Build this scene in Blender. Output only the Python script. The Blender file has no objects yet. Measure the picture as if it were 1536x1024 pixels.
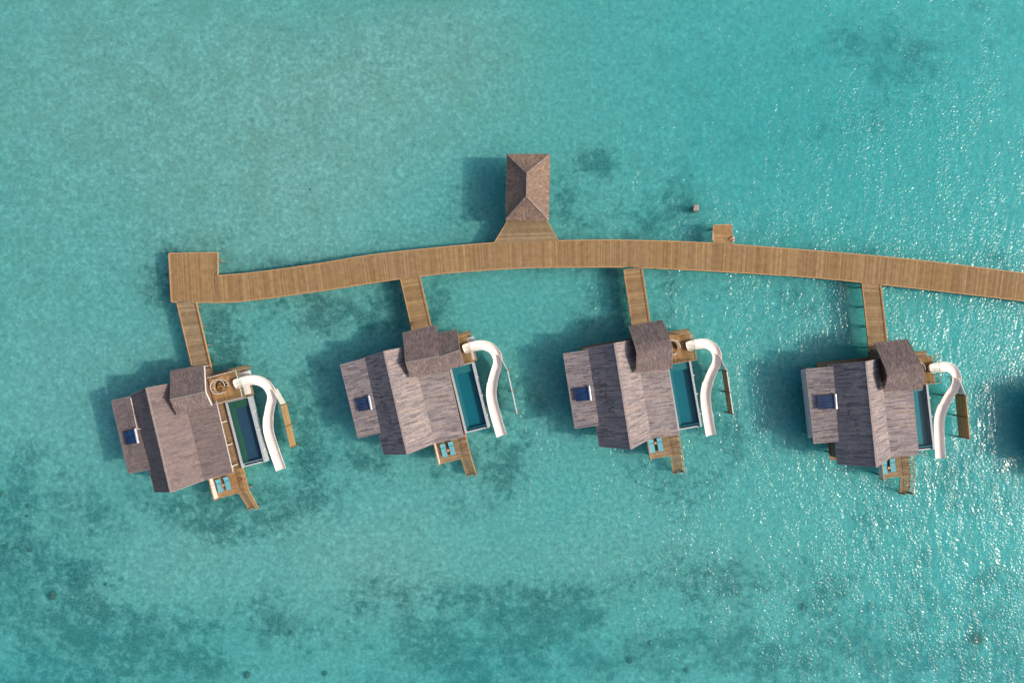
import bpy, math, random
import numpy as np
from mathutils import Vector, Matrix, noise as mnoise
random.seed(7)
S = bpy.context.scene
C = S.collection
HC = 103.25                      # camera height over the water (water = z 0)
PI = math.pi

def world_at(px, py, z):         # where a point of the survey photograph lies at height z
    k = .1 * (HC - z) / 102.4
    return ((px - 768) * k, (512 - py) * k)

# ------------------------------------------------------------------ materials
def new_mat(name):
    m = bpy.data.materials.new(name); m.use_nodes = True
    nt = m.node_tree; nt.nodes.clear()
    return m, nt, nt.nodes, nt.links

def ramp(N, stops):
    r = N.new('ShaderNodeValToRGB'); e = r.color_ramp.elements
    while len(e) > 1: e.remove(e[-1])
    e[0].position = stops[0][0]; e[0].color = (*stops[0][1], 1)
    for p, c in stops[1:]:
        x = e.new(p); x.color = (*c, 1)
    return r

def noise(N, L, vec, scale, detail=3, rough=.5, dist=0):
    n = N.new('ShaderNodeTexNoise'); n.inputs['Scale'].default_value = scale
    n.inputs['Detail'].default_value = detail; n.inputs['Roughness'].default_value = rough
    n.inputs['Distortion'].default_value = dist
    if vec is not None: L.new(vec, n.inputs['Vector'])
    return n

def mapping(N, L, sc=(1, 1, 1), rot=(0, 0, 0), src='Object', loc=(0, 0, 0)):
    t = N.new('ShaderNodeTexCoord'); m = N.new('ShaderNodeMapping')
    m.inputs['Scale'].default_value = sc; m.inputs['Rotation'].default_value = rot
    m.inputs['Location'].default_value = loc
    L.new(t.outputs[src], m.inputs['Vector']); return m.outputs[0]

def mixc(N, L, fac, a, b, mode='MIX'):
    m = N.new('ShaderNodeMix'); m.data_type = 'RGBA'; m.blend_type = mode
    for s, v in ((0, fac), (6, a), (7, b)):
        if isinstance(v, (int, float)): m.inputs[s].default_value = v
        elif isinstance(v, tuple): m.inputs[s].default_value = (*v, 1)
        else: L.new(v, m.inputs[s])
    return m.outputs[2]

def simple(name, col, rough=.7, spec=.3, var=.12, nscale=3, metallic=0, bump=0):
    m, nt, N, L = new_mat(name)
    b = N.new('ShaderNodeBsdfPrincipled'); o = N.new('ShaderNodeOutputMaterial')
    L.new(b.outputs[0], o.inputs[0])
    v = mapping(N, L)
    n = noise(N, L, v, nscale, 5, .6)
    lo = tuple(c * (1 - var) for c in col); hi = tuple(min(1, c * (1 + var)) for c in col)
    r = ramp(N, [(.3, lo), (.7, hi)]); L.new(n.outputs[0], r.inputs[0])
    L.new(r.outputs[0], b.inputs['Base Color'])
    b.inputs['Roughness'].default_value = rough; b.inputs['Specular IOR Level'].default_value = spec
    b.inputs['Metallic'].default_value = metallic
    if bump:
        bp = N.new('ShaderNodeBump'); bp.inputs['Distance'].default_value = bump
        L.new(n.outputs[0], bp.inputs['Height']); L.new(bp.outputs[0], b.inputs['Normal'])
    return m

def islands(name, stops, patch, patch_amt=.35, rough=.85, patch_scale=.35, grain=(1, 1, 1), gscale=12, blotch=None):
    """wood / thatch pieces: every board or strip takes its own tone, broad weathering over all"""
    m, nt, N, L = new_mat(name)
    b = N.new('ShaderNodeBsdfPrincipled'); o = N.new('ShaderNodeOutputMaterial')
    L.new(b.outputs[0], o.inputs[0])
    g = N.new('ShaderNodeNewGeometry')
    r = ramp(N, stops); L.new(g.outputs['Random Per Island'], r.inputs[0])
    v = mapping(N, L)
    n = noise(N, L, v, patch_scale, 5, .6)
    pr = ramp(N, [(.3, (0, 0, 0)), (.7, (1, 1, 1))]); L.new(n.outputs[0], pr.inputs[0])
    ma = N.new('ShaderNodeMath'); ma.operation = 'MULTIPLY'; ma.inputs[1].default_value = patch_amt
    L.new(pr.outputs[0], ma.inputs[0])
    c = mixc(N, L, ma.outputs[0], r.outputs[0], patch)
    v2 = mapping(N, L, grain)
    n2 = noise(N, L, v2, gscale, 3, .6)
    r2 = ramp(N, [(.25, (.72, .72, .72)), (.75, (1.2, 1.2, 1.2))]); L.new(n2.outputs[0], r2.inputs[0])
    c = mixc(N, L, .8, c, r2.outputs[0], 'MULTIPLY')
    L.new(c, b.inputs['Base Color'])
    b.inputs['Roughness'].default_value = rough; b.inputs['Specular IOR Level'].default_value = .15
    bp = N.new('ShaderNodeBump'); bp.inputs['Distance'].default_value = .02; bp.inputs['Strength'].default_value = .6
    L.new(n2.outputs[0], bp.inputs['Height']); L.new(bp.outputs[0], b.inputs['Normal'])
    return m

M = {}
M['deck'] = islands('decking_wood', [(0, (0.230, 0.132, 0.050)), (.3, (0.275, 0.164, 0.067)), (.6, (0.306, 0.188, 0.079)), (.85, (0.339, 0.212, 0.093)), (1, (0.403, 0.265, 0.121))],
                    (.29, .19, .12), .5, patch_scale=.12, grain=(1, 1, 1), gscale=1.3)
M['deck_grey'] = islands('weathered_decking', [(0, (0.212, 0.140, 0.070)), (.4, (0.271, 0.182, 0.093)), (.8, (0.314, 0.217, 0.119)), (1, (0.382, 0.280, 0.163))],
                    (.27, .19, .12), .5, patch_scale=.3, gscale=1.5)
M['deck_warm'] = islands('oiled_decking', [(0, (.33, .18, .07)), (.5, (.38, .215, .09)), (1, (.45, .27, .13))],
                    (.30, .17, .075), .5, patch_scale=.6, gscale=1.5)
M['trim'] = simple('trim_wood', (.50, .27, .12), .7, .2, .18, 2)
M['beam'] = simple('beam_wood', (.17, .10, .055), .8, .2, .25, 2)
M['screen'] = islands('screen_wood', [(0, (.36, .22, .09)), (.5, (.43, .27, .12)), (1, (.50, .33, .16))], (.33, .2, .09), .4, patch_scale=1, gscale=2)
M['pile'] = simple('pile_concrete', (.24, .2, .16), .9, .1, .3, 4, bump=.02)
M['shingleA'] = islands('roof_strips_even', [(0, (0.124, 0.091, 0.088)), (.25, (0.168, 0.130, 0.124)), (.6, (0.197, 0.153, 0.143)), (.9, (0.223, 0.171, 0.155)), (1, (0.252, 0.181, 0.153))],
                    (.22, .17, .165), .6, patch_scale=.5, grain=(1, 1, 1), gscale=2.5)
M['shingleB'] = islands('roof_strips_weathered', [(0, (0.112, 0.098, 0.102)), (.12, (0.192, 0.160, 0.168)), (.35, (0.277, 0.228, 0.222)), (.6, (0.338, 0.280, 0.266)), (.84, (0.406, 0.337, 0.318)), (.95, (0.420, 0.318, 0.270)), (1, (0.483, 0.339, 0.242))],
                    (.21, .185, .185), .6, patch_scale=.5, grain=(1, 1, 1), gscale=2.5)
M['underlay'] = simple('roof_underlay', (.15, .12, .11), .9, .1, .2, 3)
M['ridge'] = simple('ridge_cap', (.34, .27, .245), .8, .2, .2, 3)
M['thatch'] = islands('thatch', [(0, (0.138, 0.101, 0.091)), (.3, (0.227, 0.167, 0.152)), (.7, (0.292, 0.213, 0.193)), (1, (0.405, 0.292, 0.262))],
                    (.12, .105, .10), .6, patch_scale=.9, gscale=7)
M['thatch_brown'] = islands('thatch_brown', [(0, (0.149, 0.095, 0.067)), (.3, (0.248, 0.167, 0.120)), (.7, (0.310, 0.211, 0.152)), (1, (0.422, 0.301, 0.220))],
                    (.17, .125, .105), .6, patch_scale=.7, gscale=7)
M['wall'] = simple('villa_wall', (.20, .13, .085), .8, .2, .2, 2)
M['walls_pale'] = simple('pale_panel', (.55, .56, .56), .6, .3, .08, 2)
M['white'] = simple('white_paint', (.74, .69, .64), .5, .3, .06, 3)
M['slide'] = simple('slide_gelcoat', (.86, .75, .66), .3, .45, .035, 1.5)
M['flange'] = simple('slide_flange', (.70, .60, .52), .4, .4, .06, 3)
M['coping'] = simple('pool_coping', (.42, .45, .46), .6, .3, .12, 3)
M['glassy'] = None
M['turq'] = simple('turquoise_fabric', (.15, .40, .45), .9, .1, .08, 8)
M['turq_dark'] = simple('turquoise_towel', (.03, .30, .38), .9, .1, .08, 8)
M['frame'] = simple('dark_wicker', (.07, .05, .04), .8, .2, .2, 10)
M['orange'] = simple('orange_wood', (.62, .24, .09), .6, .3, .12, 6)
M['red'] = simple('red_plastic', (.75, .03, .03), .45, .4, .05, 5)
M['steel'] = simple('tank_steel', (.62, .63, .66), .3, .5, .05, 3, metallic=.3)
M['dark'] = simple('dark_metal', (.03, .03, .035), .5, .4, .2, 5)
M['pv'] = simple('collector_glass', (.012, .035, .10), .2, .4, .5, 2)
M['coral'] = simple('coral_rock', (.10, .075, .04), .95, .1, .5, 3, bump=.1)

def schlick(N, L, bump=None):   # reflectance of water/glass from either side
    g = N.new('ShaderNodeNewGeometry'); d = N.new('ShaderNodeVectorMath'); d.operation = 'DOT_PRODUCT'
    L.new(bump if bump is not None else g.outputs['Normal'], d.inputs[0]); L.new(g.outputs['Incoming'], d.inputs[1])
    def k(op, a, b=None):
        q = N.new('ShaderNodeMath'); q.operation = op
        for i, v in enumerate((a, b)):
            if v is None: continue
            if isinstance(v, (int, float)): q.inputs[i].default_value = v
            else: L.new(v, q.inputs[i])
        return q.outputs[0]
    c = k('MINIMUM', k('ABSOLUTE', d.outputs['Value']), 1.0); p = k('POWER', k('SUBTRACT', 1.0, c), 5.0)
    return k('ADD', k('MULTIPLY', p, .98), .02)

# railing glass
m, nt, N, L = new_mat('railing_glass')
t = N.new('ShaderNodeBsdfTransparent'); t.inputs[0].default_value = (.86, .93, .93, 1)
g = N.new('ShaderNodeBsdfGlossy'); g.inputs['Roughness'].default_value = .03
x = N.new('ShaderNodeMixShader'); o = N.new('ShaderNodeOutputMaterial')
L.new(schlick(N, L), x.inputs[0]); L.new(t.outputs[0], x.inputs[1]); L.new(g.outputs[0], x.inputs[2]); L.new(x.outputs[0], o.inputs[0])
M['glass'] = m

def pool_water(name, tint):
    m, nt, N, L = new_mat(name)
    t = N.new('ShaderNodeBsdfTransparent'); t.inputs[0].default_value = (*tint, 1)
    g = N.new('ShaderNodeBsdfGlossy'); g.inputs['Roughness'].default_value = .06
    v = mapping(N, L); n = noise(N, L, v, 2.2, 3)
    bp = N.new('ShaderNodeBump'); bp.inputs['Distance'].default_value = .02; L.new(n.outputs[0], bp.inputs['Height'])
    L.new(bp.outputs[0], g.inputs['Normal'])
    x = N.new('ShaderNodeMixShader'); o = N.new('ShaderNodeOutputMaterial')
    L.new(schlick(N, L, bp.outputs[0]), x.inputs[0]); L.new(t.outputs[0], x.inputs[1]); L.new(g.outputs[0], x.inputs[2]); L.new(x.outputs[0], o.inputs[0])
    return m
M['pw_teal'] = pool_water('pool_water_teal', (.50, .84, .86))
M['pw_navy'] = pool_water('pool_water_navy', (.62, .76, .84))
M['tile_teal'] = simple('pool_tile_teal', (.026, .17, .215), .4, .4, .12, 4)
M['tile_teal_step'] = simple('pool_step_teal', (.10, .23, .25), .4, .4, .12, 4)
M['tile_navy'] = simple('pool_tile_navy', (.062, .115, .16), .4, .4, .15, 4)
M['tile_green'] = simple('pool_step_green', (.065, .17, .085), .4, .4, .2, 4)

# ------------------------------------------------------------------ mesh builder
class MB:
    def __init__(s): s.v = []; s.f = []; s.smooth = []
    def add(s, vs, fs, sm=False):
        o = len(s.v); s.v += [tuple(p) for p in vs]
        for f in fs: s.f.append(tuple(i + o for i in f)); s.smooth.append(sm)
    def box(s, x0, x1, y0, y1, z0, z1):
        s.add([(x, y, z) for z in (z0, z1) for x, y in ((x0, y0), (x1, y0), (x1, y1), (x0, y1))],
              [(3, 2, 1, 0), (4, 5, 6, 7), (0, 1, 5, 4), (1, 2, 6, 5), (2, 3, 7, 6), (3, 0, 4, 7)])
    def prism(s, poly, z0, z1):
        n = len(poly)
        z0 = z0 if hasattr(z0, '__len__') else [z0] * n
        z1 = z1 if hasattr(z1, '__len__') else [z1] * n
        vs = [(*poly[i][:2], z0[i]) for i in range(n)] + [(*poly[i][:2], z1[i]) for i in range(n)]
        s.add(vs, [tuple(range(n))[::-1], tuple(range(n, 2 * n))] + [(i, (i + 1) % n, (i + 1) % n + n, i + n) for i in range(n)])
    def beam(s, a, b, w, h, up=(0, 0, 1)):
        a = Vector(a); b = Vector(b); d = (b - a).normalized(); up = Vector(up)
        if abs(d.dot(up)) > .98: up = Vector((1, 0, 0))
        sd = d.cross(up).normalized() * (w / 2); u = sd.cross(d).normalized() * (h / 2)
        vs = [p + q for p in (a, b) for q in (-sd - u, sd - u, sd + u, -sd + u)]
        s.add(vs, [(0, 1, 2, 3), (7, 6, 5, 4), (0, 4, 5, 1), (1, 5, 6, 2), (2, 6, 7, 3), (3, 7, 4, 0)])
    def cyl(s, a, b, r, r2=None, n=10, sm=True):
        r2 = r if r2 is None else r2
        a = Vector(a); b = Vector(b); d = (b - a).normalized()
        up = Vector((0, 0, 1)) if abs(d.z) < .9 else Vector((1, 0, 0))
        x = d.cross(up).normalized(); y = d.cross(x)
        vs = [a + (x * math.cos(2 * PI * i / n) + y * math.sin(2 * PI * i / n)) * r for i in range(n)]
        vs += [b + (x * math.cos(2 * PI * i / n) + y * math.sin(2 * PI * i / n)) * r2 for i in range(n)]
        s.add(vs, [(i, (i + 1) % n, (i + 1) % n + n, i + n) for i in range(n)], sm)
        s.add(vs[:n], [tuple(range(n))]); s.add(vs[n:], [tuple(range(n))[::-1]])
    def torus(s, c, R, r, axis='z', n=20, k=8, a0=0, a1=2 * PI, zfun=None):
        full = abs(a1 - a0 - 2 * PI) < 1e-6
        vs = []; nn = n if full else n + 1
        for i in range(nn):
            a = a0 + (a1 - a0) * i / n
            for j in range(k):
                b = 2 * PI * j / k; q = R + r * math.cos(b); w = r * math.sin(b)
                p = (q * math.cos(a), q * math.sin(a), w)
                if axis == 'x': p = (p[2], p[0], p[1])
                vs.append((c[0] + p[0], c[1] + p[1], c[2] + p[2]))
        fs = []
        for i in range(n):
            i2 = (i + 1) % nn
            for j in range(k): fs.append((i * k + j, i2 * k + j, i2 * k + (j + 1) % k, i * k + (j + 1) % k))
        s.add(vs, fs, True)
    def build(s, name, mat, parent=None):
        me = bpy.data.meshes.new(name); me.from_pydata(s.v, [], s.f)
        me.polygons.foreach_set('use_smooth', s.smooth); me.update()
        me.materials.append(mat if not isinstance(mat, str) else M[mat])
        o = bpy.data.objects.new(name, me); C.objects.link(o); o.parent = parent
        return o

def tag(o, label=None, cat=None, group=None, kind=None):
    if label: o['label'] = label
    if cat: o['category'] = cat
    if group: o['group'] = group
    if kind: o['kind'] = kind
    return o

def empty(name, loc, rz, label, cat, group=None):
    o = bpy.data.objects.new(name, None); o.empty_display_size = .5; C.objects.link(o)
    o.location = loc; o.rotation_euler = (0, 0, rz)
    return tag(o, label, cat, group)

def lerp(a, b, t): return Vector(a) * (1 - t) + Vector(b) * t

def strips(mb, e0, e1, r0, r1, width, length, thick=.03, lift=.05, jit=.15, ragged=0, rnd=random):
    """cover the slope eave(e0,e1) -> ridge(r0,r1) with lapped strips that run down the slope"""
    e0, e1, r0, r1 = map(Vector, (e0, e1, r0, r1))
    nrm = (e1 - e0).cross(r0 - e0).normalized()
    if nrm.z < 0: nrm = -nrm
    W = ((e1 - e0).length + (r1 - r0).length) / 2; H = ((r0 - e0).length + (r1 - e1).length) / 2
    n = max(2, int(W / width)); t = 0.0; cuts = [0]
    for i in range(n): cuts.append(cuts[-1] + rnd.uniform(.75, 1.25))
    cuts = [c / cuts[-1] for c in cuts]
    def P(s_, t_): return lerp(lerp(e0, e1, s_), lerp(r0, r1, s_), t_)
    for i in range(n):
        a, b = cuts[i], cuts[i + 1]
        t = -rnd.uniform(0, ragged) / H
        first = True
        while t < .999:
            dt = length * rnd.uniform(.55, 1.45) / H
            if first: dt *= rnd.uniform(.3, 1); first = False
            t2 = min(1, t + dt)
            if 1 - t2 < .25 * length / H: t2 = 1
            lo = nrm * (lift * rnd.uniform(.6, 1.2)); hi = nrm * (.008 + rnd.uniform(0, .008)); th = nrm * thick
            t3 = min(1, t2 + .04 / H)
            q = [P(a, t) + lo, P(b, t) + lo, P(b, t3) + hi, P(a, t3) + hi]
            vs = [p - th for p in q] + q
            mb.add(vs, [(4, 5, 6, 7), (0, 1, 5, 4), (1, 2, 6, 5), (2, 3, 7, 6), (3, 0, 4, 7)])
            t = t2

def slab(mb, q, th):           # closed thick panel under a roof quad
    q = [Vector(p) for p in q]; lo = [p - Vector((0, 0, th)) for p in q]; n = len(q)
    mb.add(lo + q, [tuple(range(n)), tuple(range(n, 2 * n))[::-1]] + [(i, i + n, (i + 1) % n + n, (i + 1) % n) for i in range(n)])

def planks(mb, u0, u1, v0, v1, z, width, along='v', th=.04, gap=.008, hole=None, rnd=random):
    """deck boards on a rectangle, each its own board; hole = (u, v, r)"""
    a0, a1, b0, b1 = (u0, u1, v0, v1) if along == 'v' else (v0, v1, u0, u1)
    n = max(1, round((a1 - a0) / width)); w = (a1 - a0) / n
    for i in range(n):
        s, e = a0 + i * w + gap / 2, a0 + (i + 1) * w - gap / 2
        dz = rnd.uniform(-.003, .003)
        segs = [(b0, b1)]
        if hole:
            hc = hole[0] if along == 'v' else hole[1]; hb = hole[1] if along == 'v' else hole[0]
            d = abs((s + e) / 2 - hc)
            if d < hole[2]:
                k = math.sqrt(hole[2] ** 2 - d * d); segs = [(b0, hb - k), (hb + k, b1)]
        out = []
        for p, q in segs:
            if q - p > 5.2:
                c = p + (q - p) * rnd.uniform(.35, .65); out += [(p, c - .006), (c + .006, q)]
            else: out.append((p, q))
        for p, q in out:
            if q - p < .02: continue
            if along == 'v': mb.box(s, e, p, q, z - th + dz, z + dz)
            else: mb.box(p, q, s, e, z - th + dz, z + dz)

# ------------------------------------------------------------------ seabed
def axis_vals(lo, hi, step, far):
    mid = np.arange(lo, hi + step / 2, step)
    out = [lo - d for d in (900, 500, 250, 120, 60, 30, 14, 6)]; out2 = [hi + d for d in (6, 14, 30, 60, 120, 250, 500, 900)]
    return np.concatenate([out, mid, out2])
# sea grass and rubble patches; three narrow ones beside walkways are painted shade: x, y, rx, ry, strength   (survey coordinates)
REEF_AND_SHADE = [(60,840,60,110,.5),(110,990,70,40,.6),(20,1010,60,26,.7),(200,940,50,30,.5),(880,1000,60,30,.5),(1180,940,60,40,.4),(1500,1000,60,40,.5),(700,950,50,50,.6),(820,1005,60,20,.5),(60,960,60,50,.6),(20,880,30,60,.6),(540,905,30,30,.4),(150,960,50,30,.5),(1283,480,14,42,1.0),(930,445,12,36,.8),(592,455,12,36,.6),(280,362,60,16,.55),(232,430,22,36,.6),(250,400,30,40,.4),(400,392,60,10,.75),(480,388,40,8,.8),(400,470,100,22,.65),(330,500,24,40,.75),(325,535,24,25,.8),
 (352,500,14,14,.6),(430,560,45,28,.7),(455,620,32,50,.65),(470,690,42,48,.75),(450,745,40,22,.55),(300,762,110,26,.75),(390,785,60,30,.8),(215,728,34,26,.6),(340,790,60,20,.5),
 (20,745,40,45,.6),(60,830,66,80,.75),(45,900,80,60,.85),(85,870,50,60,.7),(30,990,90,46,.9),(120,905,60,40,.5),(260,975,80,36,.85),(160,1005,80,22,.75),(280,1005,60,26,.9),(420,930,60,40,.5),
 (300,960,50,30,.8),(360,1000,50,30,.6),(250,945,26,26,.8),(790,915,80,34,1.0),(745,980,60,60,.9),(720,900,50,30,.75),(805,935,24,30,1.1),(860,895,60,22,.6),(890,950,30,60,.6),(640,880,60,24,.35),
 (610,900,40,50,.5),(620,980,50,40,.55),(480,960,40,40,.6),(520,1000,40,30,.4),(960,1000,50,30,.9),(955,975,26,24,.9),(1090,890,90,40,.6),(1040,960,70,50,.55),(1000,860,60,30,.4),(1250,960,120,50,.75),(1450,970,90,60,.9),
 (1200,880,80,40,.55),(1350,870,80,30,.55),(1460,900,50,40,.7),(1380,990,60,40,.7),(1140,990,60,40,.6),(760,560,30,44,.6),(790,600,26,40,.6),(742,690,46,36,.85),(700,705,36,30,.6),(600,703,60,16,.6),(560,690,30,16,.5),
 (690,760,34,14,.35),(1085,590,24,50,.55),(1080,655,56,44,.65),(1030,735,44,36,.6),(905,478,50,24,.5),(895,430,36,36,.55),(920,440,20,50,.6),(980,690,40,24,.5),(1300,72,80,34,.45),(1240,60,34,34,.3),(1345,95,50,22,.45),(1390,70,40,24,.6),
 (1500,30,50,40,.5),(1190,190,50,34,.45),(1320,170,60,30,.35),(1090,210,40,20,.4),(1236,190,16,20,.5),(1380,140,50,30,.45),(896,250,26,20,.95),(860,315,46,36,.6),(1018,300,36,36,.75),(960,345,70,20,.55),(1010,325,30,30,.6),
 (655,352,50,12,.65),(730,330,46,34,.7),(1285,384,46,10,.8),(1492,392,26,16,.95),(1240,375,40,8,.6),(1200,450,44,44,.4),(1310,780,44,50,.65),(1400,730,50,46,.6),(1500,730,46,40,.5),(1450,640,30,60,.4),(1430,700,30,20,.6),
 (590,440,40,40,.35),(650,440,30,26,.5),(960,60,60,40,.25),(640,460,24,30,.5),(1000,440,24,40,.5),(1340,445,20,20,.3),(530,460,60,16,.4),(470,440,60,10,.5),(700,410,50,8,.5),(840,410,60,8,.5),(1100,430,60,8,.4)]
RUBBLE = [(120,180,260,200,.8),(430,80,260,140,.75),(60,60,160,120,.9),(620,60,160,110,.7),(330,230,160,110,.4),(40,320,90,120,.55),(60,450,70,60,.35),(700,160,100,100,.3),(850,40,90,60,.3),(60,760,100,60,.45),(380,900,260,60,.3),(740,840,200,50,.35),(1100,880,260,80,.45),(1290,130,240,110,.35),(980,180,120,120,.3),(1440,330,80,60,.25),(1020,290,50,40,.8)]
SHOAL = [(120,120,380,240,.75),(500,200,200,160,.3),(80,600,200,160,.5),(620,150,200,120,.35),(350,330,260,80,.2),(250,850,150,60,.5),(560,830,140,90,.55),(950,830,160,50,.3),(720,60,160,60,.3),(1250,600,120,200,.15),(480,500,60,60,.3),(660,620,60,80,.1)]
DEEP = [(1350,350,260,500,.35),(1400,250,300,260,.55),(1100,120,240,160,.35),(700,300,120,80,.3),(30,1015,90,30,.3),(1480,880,160,200,.5),(760,1000,200,80,.4),(1500,520,120,160,.3),(1180,300,180,120,.2),(600,480,300,50,.15)]
xs = axis_vals(-100, 104, .5, 900); ys = axis_vals(-72, 72, .5, 900)
X, Y = np.meshgrid(xs, ys)
K = .1 * (HC + 1.35) / 102.4
PX = X / K + 768; PY = 512 - Y / K
rg = np.random.default_rng(3)
def fractal(sh, cells, octs=5, p=.55):
    out = np.zeros(sh); a = 1.0; tot = 0
    for k in range(octs):
        c = cells * 2 ** k; gx, gy = int(sh[1] / c[0] if False else 0) or 0, 0
        ny, nx = max(2, int(c * sh[0] / sh[1])) + 2, c + 2
        g = rg.random((ny, nx)); yy = np.linspace(0, ny - 1.001, sh[0]); xx = np.linspace(0, nx - 1.001, sh[1])
        y0 = yy.astype(int); x0 = xx.astype(int); fy = yy - y0; fx = xx - x0
        fy = fy * fy * (3 - 2 * fy); fx = fx * fx * (3 - 2 * fx)
        A = g[np.ix_(y0, x0)]; B = g[np.ix_(y0, x0 + 1)]; Cc = g[np.ix_(y0 + 1, x0)]; D = g[np.ix_(y0 + 1, x0 + 1)]
        out += a * ((A * (1 - fx) + B * fx) * (1 - fy)[:, None] + (Cc * (1 - fx) + D * fx) * fy[:, None])
        tot += a; a *= p
    return out / tot
f1 = fractal(X.shape, 14); f2 = fractal(X.shape, 40, 4)
wx = (fractal(X.shape, 10, 4) - .5) * 90; wy = (fractal(X.shape, 10, 4) - .5) * 90
def field(lst, warp=1):
    o = np.zeros(X.shape)
    for x, y, rx, ry, s in lst:
        d = ((PX + wx * warp - x) / (rx * 1.25)) ** 2 + ((PY + wy * warp - y) / (ry * 1.25)) ** 2
        o = np.maximum(o, s * np.exp(-d * .9)) if False else o + s * np.exp(-d * 1.1)
    return o
reef = np.clip(field(REEF_AND_SHADE, .45), 0, 1.35)  # sea grass cover, with the painted walkway shade mixed in
reef = np.clip(reef * np.clip(1 + 3.2 * (fractal(X.shape, 30, 4) - .5), .2, 1.9) * (.35 + 1.25 * f1) + .16 * (f1 - .5), 0, 1.3)
rub = np.clip(field(RUBBLE) * (.4 + 1.2 * f2), 0, 1)
deep = field(DEEP) - field(SHOAL)
Z = -1.35 - .55 * deep + .25 * np.clip(reef, 0, 1) * (f2 - .35) + .15 * (f1 - .5)
Z = np.clip(Z, -2.8, -.75)
ny, nx = X.shape
vco = np.stack([X, Y, Z], -1).reshape(-1, 3).astype(np.float32)
idx = np.arange(ny * nx).reshape(ny, nx)
quads = np.stack([idx[:-1, :-1], idx[:-1, 1:], idx[1:, 1:], idx[1:, :-1]], -1).reshape(-1, 4)
me = bpy.data.meshes.new('seabed')
me.vertices.add(len(vco)); me.vertices.foreach_set('co', vco.ravel())
me.loops.add(quads.size); me.loops.foreach_set('vertex_index', quads.ravel().astype(np.int32))
me.polygons.add(len(quads)); me.polygons.foreach_set('loop_start', (np.arange(len(quads)) * 4).astype(np.int32))
me.polygons.foreach_set('use_smooth', np.ones(len(quads), bool)); me.update(calc_edges=True); me.validate()
for nm, ar in (('reef', reef), ('rubble', rub)):
    at = me.attributes.new(nm, 'FLOAT', 'POINT'); at.data.foreach_set('value', ar.ravel().astype(np.float32))
m, nt, N, L = new_mat('seabed_sand'); o = N.new('ShaderNodeOutputMaterial'); b = N.new('ShaderNodeBsdfDiffuse')
L.new(b.outputs[0], o.inputs[0])
v = mapping(N, L)
def attr(n):
    a = N.new('ShaderNodeAttribute'); a.attribute_name = n; return a.outputs['Fac']
def mth(op, a, b=None, c=None, clamp=False):
    k = N.new('ShaderNodeMath'); k.operation = op; k.use_clamp = clamp
    for i, q in enumerate((a, b, c)):
        if q is None: continue
        if isinstance(q, (int, float)): k.inputs[i].default_value = q
        else: L.new(q, k.inputs[i])
    return k.outputs[0]
n_f = noise(N, L, v, 1.5, 7, .72); n_m = noise(N, L, v, .28, 4, .6); n_s = noise(N, L, v, 4.5, 3, .6)
sand = ramp(N, [(.30, (.18, .165, .13)), (.42, (.35, .325, .275)), (.55, (.47, .44, .385)), (.72, (.74, .71, .63))]); L.new(n_f.outputs[0], sand.inputs[0])  # sand tone, with mottled sunlight caustics painted into the colour
# rubble: brownish grey speckle
n_q = noise(N, L, v, .22, 8, .7, .3)
rf = mth('MULTIPLY', mth('MULTIPLY', attr('rubble'), 1.4), mth('MULTIPLY', mth('ADD', mth('SUBTRACT', n_q.outputs[0], .44), mth('MULTIPLY', mth('SUBTRACT', n_s.outputs[0], .5), .7)), 3.2, clamp=True), clamp=True)
c1 = mixc(N, L, mth('MULTIPLY', rf, .5), sand.outputs[0], (.30, .25, .15))
# reef / sea grass, and the shade painted beside walkways
ra = attr('reef')
n_r = noise(N, L, v, 1.0, 9, .76, .4)
th = mth('ADD', mth('MULTIPLY', mth('MINIMUM', ra, 1.1), .76), mth('MULTIPLY', mth('SUBTRACT', n_r.outputs[0], .5), 5.2))
th = mth('ADD', mth('ADD', th, mth('MULTIPLY', mth('SUBTRACT', n_m.outputs[0], .5), 2.6)), mth('MULTIPLY', mth('SUBTRACT', n_s.outputs[0], .5), 1.5))
ff = mth('MULTIPLY', mth('SUBTRACT', th, .22), 1.15, clamp=True)
ff = mth('MULTIPLY', ff, mth('MULTIPLY', mth('SUBTRACT', ra, .03), 4.0, clamp=True))
gcol = ramp(N, [(.38, (.02, .022, .024)), (.5, (.11, .10, .08)), (.62, (.30, .26, .20))]); L.new(n_s.outputs[0], gcol.inputs[0])
c2 = mixc(N, L, mth('MULTIPLY', ff, .97), c1, gcol.outputs[0])
L.new(c2, b.inputs[0])
bp = N.new('ShaderNodeBump'); bp.inputs['Distance'].default_value = .12; bp.inputs['Strength'].default_value = .7
L.new(n_f.outputs[0], bp.inputs['Height']); L.new(bp.outputs[0], b.inputs['Normal'])
me.materials.append(m)
so = bpy.data.objects.new('seabed', me); C.objects.link(so); tag(so, 'pale sand seabed with dark sea grass, rubble and painted shade patches', 'seabed', kind='structure')

# ------------------------------------------------------------------ water
w = MB(); w.box(-1000, 1000, -970, 970, -6, 0)
m, nt, N, L = new_mat('lagoon_water'); o = N.new('ShaderNodeOutputMaterial')
t = N.new('ShaderNodeBsdfTransparent'); t.inputs[0].default_value = (.98, 1, 1, 1)
g = N.new('ShaderNodeBsdfGlossy'); g.inputs['Roughness'].default_value = .185; g.inputs[0].default_value = (.88, .84, .78, 1)
va = mapping(N, L, (1, 1, 1), (0, 0, math.radians(35)))
vb = mapping(N, L, (1.7, .8, 1), (0, 0, math.radians(34)))
n1 = noise(N, L, va, 2.7, 1.0, .4, .25); n2 = noise(N, L, vb, .5, 1.5, .45, .2)
vc = mapping(N, L, (1, .33, 1), (0, 0, math.radians(42))); n3 = noise(N, L, vc, .22, 3, .6)
amp = ramp(N, [(.38, (.45, .45, .45)), (.62, (1.35, 1.35, 1.35))]); L.new(n3.outputs[0], amp.inputs[0])
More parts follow.
